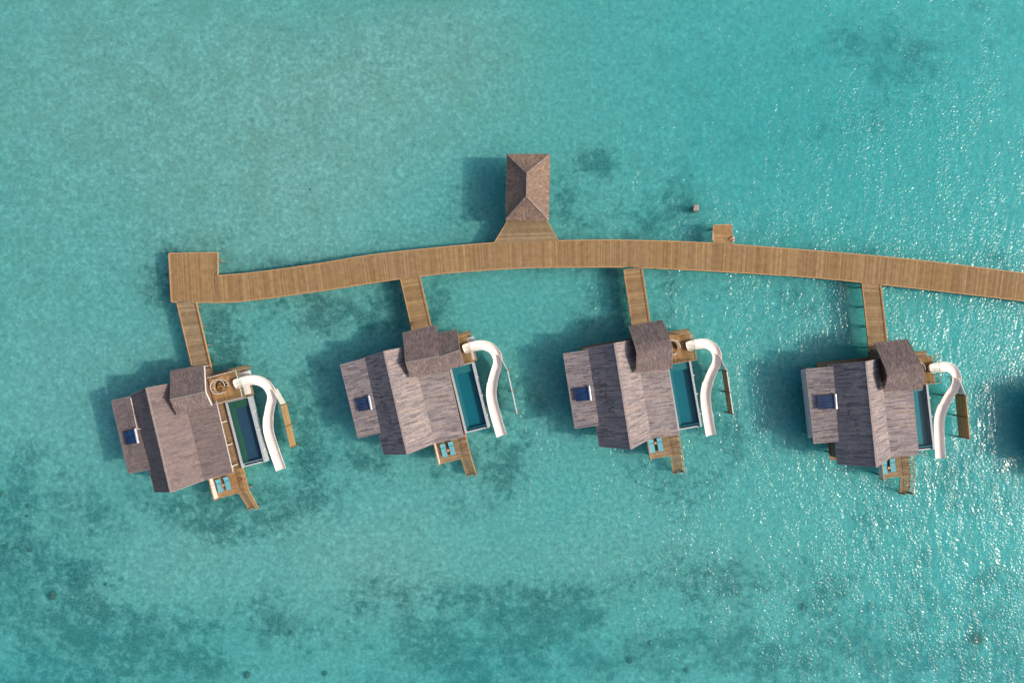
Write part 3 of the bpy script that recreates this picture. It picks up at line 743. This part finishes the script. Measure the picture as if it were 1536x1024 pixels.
    for a, b in zip(rp, rp[1:]):
        L_ = math.dist(a, b); k_ = int(L_ / 1.3) + 1
        for i in range(k_ + 1):
            c_ = (a[0] + (b[0] - a[0]) * i / k_, a[1] + (b[1] - a[1]) * i / k_); q.beam((*c_, ZU - .1), (*c_, zr_ - .03), .04, .04)
    q.build('baluster', 'steel', rl_)
    q = MB()
    for a, b in zip(rp, rp[1:]): q.beam((*a, ZU + .62), (*b, ZU + .62), .012, 1.0)
    q.build('glass_panel', 'glass', rl_)
    # slatted ledge beyond the deck edge, white parapet below
    q = MB(); planks(q, u1 - .24, u1 - .03, v0 + .1, v1 - .1, ZU - .02, .1, 'v', rnd=rn)
    q.build('deck_lip', 'deck_warm', udo)
    q = MB(); q.box(10.0, 10.75, 2.9, 5.2, ZD, 2.55); q.box(10.0, 11.4, 5.45, 6.25, ZD, 1.95); q.build('equipment_box', 'walls_pale' if j else 'white', e)
    # ---- spiral stair
    sp = MB(); sp.cyl((HCu, HCv, ZD), (HCu, HCv, zr_ - .25), .06, n=10)
    so_ = sp.build('stair_column', 'trim', e)
    n = 14
    for i in range(n):
        a0 = -PI * .35 + i * 2 * PI / 13; a1 = a0 + .5; zz = ZD + .16 + (ZU - ZD - .1) * i / (n - 1)
        if i == n - 1: zz = ZU - .06
        q = MB(); pts = [(HCu + .06 * math.cos(a0), HCv + .06 * math.sin(a0)), (HCu + .88 * math.cos(a0), HCv + .88 * math.sin(a0)), (HCu + .88 * math.cos((a0 + a1) / 2), HCv + .88 * math.sin((a0 + a1) / 2)), (HCu + .88 * math.cos(a1), HCv + .88 * math.sin(a1)), (HCu + .06 * math.cos(a1), HCv + .06 * math.sin(a1))]
        q.prism(pts, zz - .05, zz); q.build('stair_tread', 'deck_warm', so_)
    q = MB(); g0 = -.2
    q.torus((HCu, HCv, zr_), 1.05, .045, 'z', 36, 6, g0, g0 + 5.4); q.torus((HCu, HCv, ZU + .05), 1.05, .03, 'z', 36, 6, g0, g0 + 5.4)
    for i in range(14):
        a = g0 + 5.4 * i / 13; q.beam((HCu + 1.05 * math.cos(a), HCv + 1.05 * math.sin(a), ZU), (HCu + 1.05 * math.cos(a), HCv + 1.05 * math.sin(a), zr_), .03, .03)
    q.build('stair_rail', 'white', so_)
    # ---- pool
    pu0, pu1, pv0, pv1, zc = 6.74, 10.46, -7.5, 2.52, 1.75
    q = MB()
    cw = .34
    q.box(pu0, pu0 + cw, pv0, pv1, .15, zc); q.box(pu1 - .3, pu1, pv0, pv1, .15, zc); q.box(pu0 + cw, pu1 - .3, pv1 - .1, pv1, .15, zc - .003)
    q.box(pu0 + cw, pu1 - .3, pv0, pv0 + .22, .15, zc - .25); 
    q.box(pu0 + cw, pu1 - .3, pv0 + .24, pv1 - .12, .15, .95)
    pool = q.build('pool', 'coping', e)
    q = MB(); q.box(pu1 + .003, pu1 + .1, pv0 - .0, pv1, .5, .62); 
    q.build('pool_ledge', 'coping', pool)
    nav = j == 0; tl = 'tile_navy' if nav else 'tile_teal'
    iu0, iu1, iv0, iv1 = pu0 + cw + .004, pu1 - .304, pv0 + .62, pv1 - .104
    q = MB(); q.box(iu0, iu1, iv0, iv1, .955, 1.0); q.box(iu0, iu0 + .03, iv0, iv1, 1.0, zc - .06); q.box(iu1 - .03, iu1, iv0, iv1, 1.0, zc - .06); q.box(iu0 + .03, iu1 - .03, iv1 - .03, iv1, 1.0, zc - .06)
    q.build('pool_basin', tl, pool)
    q = MB(); q.box(iu0 - .0, iu1, iv0 - .16, iv0 - .003, .96, zc - .1); q.build('pool_weir', 'tile_teal' if not nav else 'coping', pool)
    q = MB(); q.box(iu0, iu1, pv0 + .245, iv0 - .17, .955, 1.0); q.build('overflow_channel', 'dark', pool)
    q = MB(); su = .62 if nav else .42; q.box(iu0 + .032, iu0 + su, iv0 + .01, iv1 - .032, 1.002, 1.4); q.box(iu0 + su + .003, iu1 - .032, iv1 - 1.1, iv1 - .032, 1.002, 1.4)
    q.build('pool_step', 'tile_green' if nav else 'tile_teal_step', pool)
    q = MB(); q.add([(iu0, iv0 - .15, zc - .08), (iu1, iv0 - .15, zc - .08), (iu1, iv1, zc - .08), (iu0, iv1, zc - .08)], [(0, 1, 2, 3)]); q.build('pool_water', 'pw_navy' if nav else 'pw_teal', pool)
    for v_ in (-5.6, -2.6, .2):
        q = MB(); q.box(pu1 + .003, pu1 + .18, v_ - .09, v_ + .09, 1.3, zc + .02); q.build('pool_bracket', 'white', pool)
    # ---- piles
    pts = [(a, b) for a in (-7.4, -4.4, -1.2, 2.0, 5.2) for b in (-6.6, -3.3, 0, 3.3, 6.6) if not (a < -7 and b < -4)]
    pts += [(a, b) for a in (7.2, 10.1) for b in (-7.1, -3.9, -.7, 2.2, 6.0)] + [(2.3, -10.6), (5.3, -10.7), (6.6, -10.7), (5.8, -13.9), (6.8, -13.9), (10.9, 6.8)]
    add_piles(e, pts, .98 - .0)
    return e

# ------------------------------------------------------------------ water slides
SP = [(225,250,3.62),(245,242,3.58),(270,235,3.5),(330,226,3.2),(380,243,2.85),(411,280,2.5),(420,330,2.1),(403,390,1.7),(388,450,1.38),(382,510,1.1),(390,570,.85),(408,640,.6),(425,700,.35),(443,760,.12)]
SPL = [loc_at(1, 640 + a / 3.938, 460 + b / 3.938, z) for a, b, z in SP]
def catmull(P, n=6):
    out = []
    for i in range(len(P) - 1):
        p0 = P[max(0, i - 1)]; p1 = P[i]; p2 = P[i + 1]; p3 = P[min(len(P) - 1, i + 2)]
        for k in range(n):
            t = k / n; out.append(.5 * ((2 * p1) + (-p0 + p2) * t + (2 * p0 - 5 * p1 + 4 * p2 - p3) * t * t + (-p0 + 3 * p1 - 3 * p2 + p3) * t ** 3))
    out.append(P[-1]); return out
SC = catmull(SPL)
def sweep(mb, pts, w, dep, th=.05, i0=0, i1=None, bank=None, lip=.05, close_start=False):
    i1 = len(pts) if i1 is None else i1
    rings = []; K_ = 12
    for i in range(i0, i1):
        p = pts[i]; a = pts[max(0, i - 1)]; b = pts[min(len(pts) - 1, i + 1)]
        t = (b - a); t.z *= 1; t.normalize(); side = Vector((t.y, -t.x, 0)).normalized(); up = side.cross(t).normalized()
        if up.z < 0: up = -up
        bk = bank[i] if bank else 0
        ca, sa = math.cos(bk), math.sin(bk); s2 = side * ca + up * sa; u2 = up * ca - side * sa
        prof = []
        for k in range(K_ + 1):
            th_ = PI + PI * k / K_; prof.append((w / 2 * math.cos(th_), dep * (1 + math.sin(th_))))
        inn = prof; out = [(w / 2 + lip, dep + .0), (w / 2 + lip, dep - .05)] + [((w / 2 + th) * math.cos(2 * PI - PI * k / K_), dep + (dep + th) * math.sin(2 * PI - PI * k / K_) - .06) for k in range(1, K_)] + [(-w / 2 - lip, dep - .05), (-w / 2 - lip, dep)]
        rings.append([p + s2 * x_ + u2 * y_ for x_, y_ in inn + out])
    n = len(rings[0]); vs = [v for r in rings for v in r]; fs = []
    for i in range(len(rings) - 1):
        for k in range(n): fs.append((i * n + k, i * n + (k + 1) % n, (i + 1) * n + (k + 1) % n, (i + 1) * n + k))
    mb.add(vs, fs, True)
    mb.add(rings[0], [tuple(range(n))]); mb.add(rings[-1], [tuple(range(n))[::-1]])
BANK = []
for i in range(len(SC)):
    a = SC[max(0, i - 2)]; b = SC[i]; c = SC[min(len(SC) - 1, i + 2)]
    d1, d2 = (b - a), (c - b); cr = d1.x * d2.y - d1.y * d2.x
    BANK.append(max(-.5, min(.5, -cr * .55)))
BANK = [sum(BANK[max(0, i - 4):i + 5]) / len(BANK[max(0, i - 4):i + 5]) for i in range(len(BANK))]
def slide(j, label):
    x_, y_, t_ = POSE[j]
    e = empty('water_slide', (x_, y_, 0), t_, label, 'water slide', 'water slides curling off the villas')
    ncut = 8 * 6
    mb = MB(); sweep(mb, SC, 1.30, .42, i0=3, i1=ncut + 1, bank=BANK); mb.build('upper_flume', 'slide', e)
    lo = [p - Vector((0, 0, .05)) for p in SC]
    mb = MB(); sweep(mb, lo, 1.46, .42, i0=ncut - 1, bank=BANK); mb.build('lower_flume', 'slide', e)
    # entry tub
    mb = MB(); p = SC[3]; d = (SC[0] - SC[5]).normalized(); d.z = 0; d.normalize(); s_ = Vector((-d.y, d.x, 0))
    n = 14; inner = []; rings = []
    for (rr, zz) in ((.40, .03), (.58, .12), (.66, .46), (.72, .47), (.72, .40), (.60, -.02)):
        ring = [p + s_ * rr - d * .25]
        for k in range(n + 1):
            a = PI / 2 - PI * k / n
            ring.append(p + s_ * (rr * math.sin(a)) + d * (rr * .62 * max(0, math.cos(a)) ** .5))
        ring.append(p - s_ * rr - d * .25)
        rings.append([q + Vector((0, 0, zz)) for q in ring])
    m_ = len(rings[0]); vs = [v for r in rings for v in r]
    mb.add(vs, [(i * m_ + k, i * m_ + k + 1, (i + 1) * m_ + k + 1, (i + 1) * m_ + k) for i in range(5) for k in range(m_ - 1)], True)
    mb.add(rings[0], [tuple(range(m_))]); mb.build('entry_tub', 'slide', e)
    for i in (14, 30, 66):
        pts, w_ = (SC, 1.30) if i < ncut else (lo, 1.46)
        mb = MB(); sweep(mb, [q - Vector((0, 0, .012)) for q in pts], w_ + .02, .425, .09, i0=i, i1=i + 2, bank=BANK, lip=.085); mb.build('flange', 'flange', e)
    for i, off in ((22, 0), (42, .0), (62, .0)):
        p = SC[i]; mb = MB()
        mb.cyl((p.x, p.y, -3.2), (p.x, p.y, p.z - .12), .13, n=10); mb.build('support_post', 'pile', e)
        mb = MB(); t = (SC[i + 1] - SC[i - 1]).normalized(); sd = Vector((t.y, -t.x, 0)).normalized()
        mb.beam(p - sd * .62 - Vector((0, 0, .1)), p + sd * .62 - Vector((0, 0, .1)), .1, .1); mb.build('support_arm', 'trim', e)
    return e
SL = ['white open water slide of the leftmost villa, dropping beside the navy pool',
      'white open water slide whose top tucks under the stretched thatch roof of the second villa',
      'white open water slide starting next to the half covered stair hole of the third villa',
      'white open water slide of the villa nearest the right edge, running close along its pool']
def screen(j, label):
    x_, y_, t_ = POSE[j]
    e = empty('privacy_screen', (x_, y_, 0), t_, label, 'screen', 'wooden screens standing in the water beyond the slides')
    P1, P3 = Vector((15.12, .12, 0)), Vector((14.98, -6.3, 0)); W0 = Vector((14.45, 2.6, 0)); WW = Vector((13.7, 3.0, 0))
    zt, zb = 2.92, .45
    q = MB(); n = 14
    for i in range(n):
        z0 = zb + (zt - zb) * i / n
        q.beam(P1 + Vector((0, 0, z0 + .085)), P3 + Vector((0, 0, z0 + .085)), .035, .16)
    q.build('board_panel', 'screen', e)
    q = MB(); q.beam(P1 + Vector((0, 0, zt + .02)), P3 + Vector((0, 0, zt + .02)), .13, .05); q.build('top_rail', 'white' if j in (1, 2) else 'trim', e)
    for t in (.0, .5, 1):
        p = lerp(P1, P3, t); q = MB(); q.beam((p.x, p.y, -3), (p.x, p.y, zt + .06), .14, .14, (1, 0, 0)); q.build('post', 'trim' if j == 1 else 'beam', e)
        q = MB(); q.beam((p.x - .7, p.y, zb - .1), (p.x + .6, p.y, zb - .1), .09, .12); q.build('brace', 'beam', e)
    q = MB(); q.beam(P1 + Vector((0, .08, (zt + .7) / 2)), W0 + Vector((0, 0, (zt + .7) / 2)), .05, zt - .7); q.beam(W0 + Vector((0, 0, 2.1)), WW + Vector((0, 0, 2.1)), .05, 1.5)
    wp = q.build('white_panel', 'slide', e)
    return e
SCL = ['wooden privacy screen with broad white end panel, right of the leftmost slide',
       'thin privacy screen seen edge-on as a white line with three orange posts',
       'wooden privacy screen standing right of the third villa\'s slide, with a pale top edge',
       'broad wooden privacy screen with three dark posts right of the slide nearest the right edge']

def solar(j, label):
    cs = [loc_at(j, SORG[j][0] + a / 3.938, SORG[j][1] + b / 3.938, 4.75) for a, b in SOL[j]]
    c = sum(cs, Vector()) / 4; rz = POSE[j][2]; x_, y_, t_ = POSE[j]
    W = (cs[1] - cs[0]).length * .5 + (cs[2] - cs[3]).length * .5; H = (cs[3] - cs[0]).length
    wx2, wy2 = x_ + math.cos(t_) * c.x - math.sin(t_) * c.y, y_ + math.sin(t_) * c.x + math.cos(t_) * c.y
    zroof = 3.98 + .2 * (c.x + 8.3)
    e = empty('solar_water_heater', (wx2, wy2, zroof), t_ - .04, label, 'solar water heater', 'solar water heaters on the side roofs')
    w2, h2 = W / 2, H / 2
    q = MB(); q.prism([(-w2, -h2), (w2, -h2), (w2, h2), (-w2, h2)], [.06, .26, .26, .06], [.12, .32, .32, .12]); pn = q.build('collector', 'pv', e)
    q = MB(); 
    for a, b in (((-w2, -h2, .13), (w2, -h2, .33)), ((-w2, h2, .13), (w2, h2, .33)), ((-w2, -h2, .13), (-w2, h2, .13))): q.beam(a, b, .045, .03)
    q.build('frame', 'dark', pn)
    if j in (1, 3):
        q = MB(); 
        for k in range(4): q.beam((-w2 + .15, -h2 + .2 + k * .5, .145), (w2 - .1, -h2 + .5 + k * .35, .335), .03, .012)
        q.build('strap', 'beam', pn)
    q = MB(); q.cyl((w2 + .12, -h2 - .12, .4), (w2 + .12, h2 + .12, .4), .19, n=18); tk = q.build('tank', 'steel', e)
    q = MB(); q.cyl((w2 + .12, -h2 - .16, .4), (w2 + .12, -h2 - .125, .4), .15, n=14); q.cyl((w2 + .12, h2 + .125, .4), (w2 + .12, h2 + .16, .4), .15, n=14); q.build('end_cap', 'dark', tk)
    for a in (-h2 + .3, h2 - .3):
        q = MB(); q.beam((w2 + .12, a, .02), (w2 + .12, a, .22), .05, .05); q.build('leg', 'dark', e)
    return e
SOLL = ['blue solar water heater on the evenly brown side roof beside the white gutter', 'dark blue solar water heater with brown straps across its panel, on the second villa',
        'plain blue solar water heater with white tank, on the third villa\'s side roof', 'blue solar water heater with light streaks on the villa nearest the right edge']

def lounger(j, u, v, label):
    x_, y_, t_ = POSE[j]; e = empty('sun_lounger', (x_ + math.cos(t_) * u - math.sin(t_) * v, y_ + math.sin(t_) * u + math.cos(t_) * v, ZD), t_, label, 'sun lounger', 'turquoise sun loungers on the lounge decks')
    q = MB(); q.box(-.36, .36, -1.0, 1.0, .2, .28); q.build('frame', 'frame', e)
    for a in (-.3, .3):
        for b in (-.9, .85):
            q = MB(); q.box(a - .03, a + .03, b - .03, b + .03, .005, .2); q.build('leg', 'frame', e)
    q = MB(); q.prism([(-.37, -1.0), (.37, -1.0), (.37, .42), (-.37, .42)], .283, .37); q.build('mattress', 'turq', e)
    q = MB(); q.prism([(-.37, .45), (.37, .45), (.37, 1.02), (-.37, 1.02)], [.283, .283, .42, .42], [.37, .37, .52, .52]); q.build('backrest', 'turq', e)
    q = MB(); q.box(-.375, .375, .30, .44, .372, .395); q.build('towel', 'turq_dark', e)
    return e
def side_table(j, u, v, label):
    x_, y_, t_ = POSE[j]; e = empty('side_table', (x_ + math.cos(t_) * u - math.sin(t_) * v, y_ + math.sin(t_) * u + math.cos(t_) * v, ZD), t_, label, 'side table', 'round side tables between the loungers')
    q = MB(); q.cyl((0, 0, .42), (0, 0, .47), .21, n=20); q.build('table_top', 'orange', e)
    q = MB(); q.cyl((0, 0, .03), (0, 0, .42), .05, n=10); q.build('stem', 'frame', e)
    q = MB(); q.cyl((0, 0, .0), (0, 0, .03), .16, n=16); q.build('base', 'frame', e)
    return e
LP = [((2.84,-9.28),(4.07,-9.2),(3.46,-9.3)), ((3.05,-9.2),(4.28,-9.15),(3.68,-9.33)), ((2.6,-9.1),(3.84,-9.1),(3.2,-8.75)), ((2.75,-9.4),(3.97,-9.15),(3.33,-9.5))]
VN = ['the leftmost villa', 'the second villa from the left', 'the third villa from the left', 'the villa nearest the right edge']

for j in range(5): villa(j)
for j in range(4):
    slide(j, SL[j]); screen(j, SCL[j]); solar(j, SOLL[j])
    a, b, c = LP[j]
    lounger(j, *a, 'turquoise sun lounger nearer the white privacy wall on ' + VN[j])
    lounger(j, *b, 'turquoise sun lounger nearer the water steps on ' + VN[j])
    side_table(j, *c, 'small round orange side table between the two loungers of ' + VN[j])

def vworld(j, u, v, z):
    x_, y_, t_ = POSE[j]; return (x_ + math.cos(t_) * u - math.sin(t_) * v, y_ + math.sin(t_) * u + math.cos(t_) * v, z)
for j, (u, v), lb in ((0, (6.62, -9.3), 'small red lifebuoy on the handrail beside the leftmost villa\'s loungers'), (1, (6.62, -7.75), 'small red lifebuoy at the roof corner above the second villa\'s steps')):
    e = empty('lifebuoy', vworld(j, u, v, ZD + .65), POSE[j][2], lb, 'lifebuoy')
    q = MB(); q.torus((0, 0, 0), .26, .075, 'x', 20, 8); q.build('ring', 'red', e)
    q = MB()
    for a in (0, PI / 2, PI, 3 * PI / 2): q.torus((0, 0, 0), .26, .079, 'x', 2, 8, a - .12, a + .12)
    q.build('band', 'white', e)

# ------------------------------------------------------------------ walkways to the villas
WK = [[(265.4,454.1),(294,452.8),(318,557),(288.2,550)],[(600.7,418),(629.3,413.7),(646.5,488),(618,493.6)],[(935.5,404.2),(962.8,401),(975,482.3),(948.2,487.6)],[(1292.8,423.4),(1321,425),(1330.6,511),(1304.8,534.4)]]
WL = ['weathered grey brown walkway from the square end landing down to the leftmost villa', 'plank walkway from the boardwalk to the second villa, left of the pavilion',
      'plank walkway from the boardwalk down to the third villa from the left', 'light tan plank walkway leading to the villa nearest the right edge']
for j in range(4):
    x_, y_, t_ = POSE[j]; e = empty('villa_walkway', (x_, y_, 0), t_, WL[j], 'walkway', 'narrow walkways between boardwalk and villas')
    q4 = [loc_at(j, *p, ZB) for p in WK[j]]
    l0, r0 = q4[0], q4[1]; ul = (q4[3].x - l0.x) / (q4[3].y - l0.y); ur = (q4[2].x - r0.x) / (q4[2].y - r0.y)
    vend = 7.25
    l1 = Vector((l0.x + ul * (vend - l0.y), vend, ZB)); r1 = Vector((r0.x + ur * (vend - r0.y), vend, ZB))
    mb = MB(); n = int((l0.y - vend) / .19); rw2 = random.Random(j)
    for i in range(n):
        a, b = lerp(l0, l1, i / n), lerp(r0, r1, i / n); c, d = lerp(r0, r1, (i + .95) / n), lerp(l0, l1, (i + .95) / n)
        dz = rw2.uniform(-.004, .004) - .004
        mb.prism([d, c, b, a], ZB - .045 + dz, ZB + dz)
    mb.build('decking', 'deck_grey' if j == 0 else 'deck', e)
    for a, b in ((l0, l1), (r0, r1)):
        mb = MB(); mb.beam(a + Vector((0, -.1, -.06)), b - Vector((0, 0, .06)), .12, .26); mb.build('edge_board', 'trim', e)
    for t in (.25, .75):
        mb = MB(); mb.beam(lerp(l0, r0, t) - Vector((0, 0, .2)), lerp(l1, r1, t) - Vector((0, 0, .2)), .12, .28); mb.build('joist', 'beam', e)
    k = [.06, .33, .6, .88]
    add_piles(e, [tuple(lerp(l0, l1, t).xy + Vector((.5, 0))) for t in k] + [tuple(lerp(r0, r1, t).xy - Vector((.2, 0))) for t in k], ZB - .1, .8)
    # kerb rail on the right hand side
    mb = MB(); off = Vector((-.16, 0, 0))
    mb.beam(r0 + off + Vector((0, -.2, .09)), r1 + off + Vector((0, 0, .09)), .05, .06); mb.build('kerb_rail', 'trim' if j else 'beam', e)
    if j in (0, 3):
        g = vworld(j, (l1.x + r1.x) / 2, 8.45, ZB)
        ge = empty('gate', g, t_, 'low grey gate bar at the walkway end before ' + VN[j], 'gate')
        mb = MB(); mb.beam((-1.25, 0, .9), (1.25, 0, .9), .06, .05); mb.beam((-1.25, 0, .45), (1.25, 0, .45), .04, .04); mb.build('rail', 'walls_pale', ge)
        for a in (-1.25, 1.25): mb = MB(); mb.beam((a, 0, .003), (a, 0, .95), .07, .07); mb.build('post', 'walls_pale', ge)
    if j == 3:
        g = world_at(1308.8, 526.3, ZB + .2); ge = empty('lantern', (*g, ZB), 0, 'small black lantern on the walkway before the villa nearest the right edge', 'lantern')
        mb = MB(); mb.cyl((0, 0, .0), (0, 0, .3), .13, n=12); mb.build('body', 'dark', ge)
        mb = MB(); mb.cyl((0, 0, .3), (0, 0, .4), .15, .05, n=12); mb.build('lid', 'dark', ge)

# ------------------------------------------------------------------ coral heads
CH = [(81,892,.62,'large round brown coral head in the lower left reef'),(116,868,.32,'small coral head just right of and above the large round one'),(159.5,875,.28,'lone small coral head on bare sand right of the lower left reef'),
 (46,824,.34,'brown coral head in the upper part of the lower left reef'),(10,819,.34,'dark coral head at the left edge beside the lower left reef'),(2,740,.4,'dark coral head cut by the left edge below the leftmost villa'),
 (42,758,.3,'small dark coral head, uppermost of the lower left reef'),(41,773,.24,'tiny brown coral head just under the uppermost one of the lower left reef'),(102,847,.24,'pale small coral head on the right fringe of the lower left reef'),
 (371,1011,.5,'rust brown coral head at the bottom edge left of the middle'),(487,1009,.42,'orange brown coral head at the bottom edge below the second villa'),(975,963,.34,'brown coral head low in the picture, right of the middle'),
 (944,990,.5,'dark large coral head near the bottom edge, right of the middle'),(1029,1004,.36,'dark round coral head by the bottom edge below the third villa'),(813,971,.26,'small round dark coral head beside the bottom middle reef'),
 (1464,957,.95,'broadest coral head, in the lower right corner reef'),(1204,909,.5,'dark coral head below the villa nearest the right edge'),(436,947,.28,'small coral head on the left of the bottom reef'),
 (467,285,.16,'tiny dark coral speck on open sand above the boardwalk')]
for i, (px, py, r, lb) in enumerate(CH):
    x_, y_ = world_at(px, py, -1.3)
    me = bpy.data.meshes.new('coral_head'); import bmesh
    bm = bmesh.new(); bmesh.ops.create_icosphere(bm, subdivisions=3, radius=r)
    rq = random.Random(i); ph = [rq.uniform(0, 6) for _ in range(6)]
    for v_ in bm.verts:
        p = v_.co / r; k = 1 + .34 * (mnoise.noise(p * 1.3 + Vector((i * 7.1, 0, 0))) + .5 * mnoise.noise(p * 3.1 + Vector((i * 3.3, 5, 0))) + .3 * mnoise.noise(p * 7 + Vector((i, 9, 2))))
        v_.co *= k; v_.co.z *= .7
    for f in bm.faces: f.smooth = True
    bm.to_mesh(me); bm.free(); me.materials.append(M['coral'])
    o = bpy.data.objects.new('coral_head', me); C.objects.link(o)
    # seat it on the seabed
    ix = int(np.argmin(abs(xs - x_))); iy = int(np.argmin(abs(ys - y_)))
    o.location = (x_, y_, float(Z[iy, ix]) + .25 * r); tag(o, lb, 'coral', 'coral heads on the lagoon floor')

# ------------------------------------------------------------------ light, sky, camera
SD = Vector((5.3, -.69, 0)).normalized(); zen = math.radians(52)
sd = Vector((SD.x * math.sin(zen), SD.y * math.sin(zen), math.cos(zen)))
ld = bpy.data.lights.new('sun', 'SUN'); ld.energy = 2.95; ld.angle = math.radians(1.0); ld.color = (1, .93, .84)
lo = bpy.data.objects.new('sun', ld); C.objects.link(lo); lo.rotation_euler = sd.to_track_quat('Z', 'Y').to_euler(); lo.location = sd * 200
W_ = bpy.data.worlds.new('World'); S.world = W_; W_.use_nodes = True; nt = W_.node_tree
sk = nt.nodes.new('ShaderNodeTexSky'); sk.sky_type = 'NISHITA'; sk.sun_disc = False; sk.sun_elevation = PI / 2 - zen; sk.sun_rotation = math.atan2(SD.x, SD.y)
sk.altitude = 0; sk.air_density = 1; sk.dust_density = 4.0
bg = nt.nodes['Background']; bg.inputs[1].default_value = .15; nt.links.new(sk.outputs[0], bg.inputs[0])

cam = bpy.data.cameras.new('camera'); cam.sensor_width = 36; cam.lens = 24.0; cam.clip_end = 3000; cam.clip_start = .5
co = bpy.data.objects.new('camera', cam); C.objects.link(co); co.location = (0, 0, HC); co.rotation_euler = (0, 0, 0)
S.camera = co
S.view_settings.view_transform = 'Standard'; S.view_settings.look = 'None'; S.view_settings.gamma = 1; S.view_settings.exposure = .04
S.render.engine = 'CYCLES'
cy = S.cycles; cy.use_denoising = True; cy.max_bounces = 8; cy.transparent_max_bounces = 16; cy.volume_bounces = 2
cy.caustics_reflective = False; cy.caustics_refractive = False
cy.sample_clamp_indirect = 6; cy.use_adaptive_sampling = False
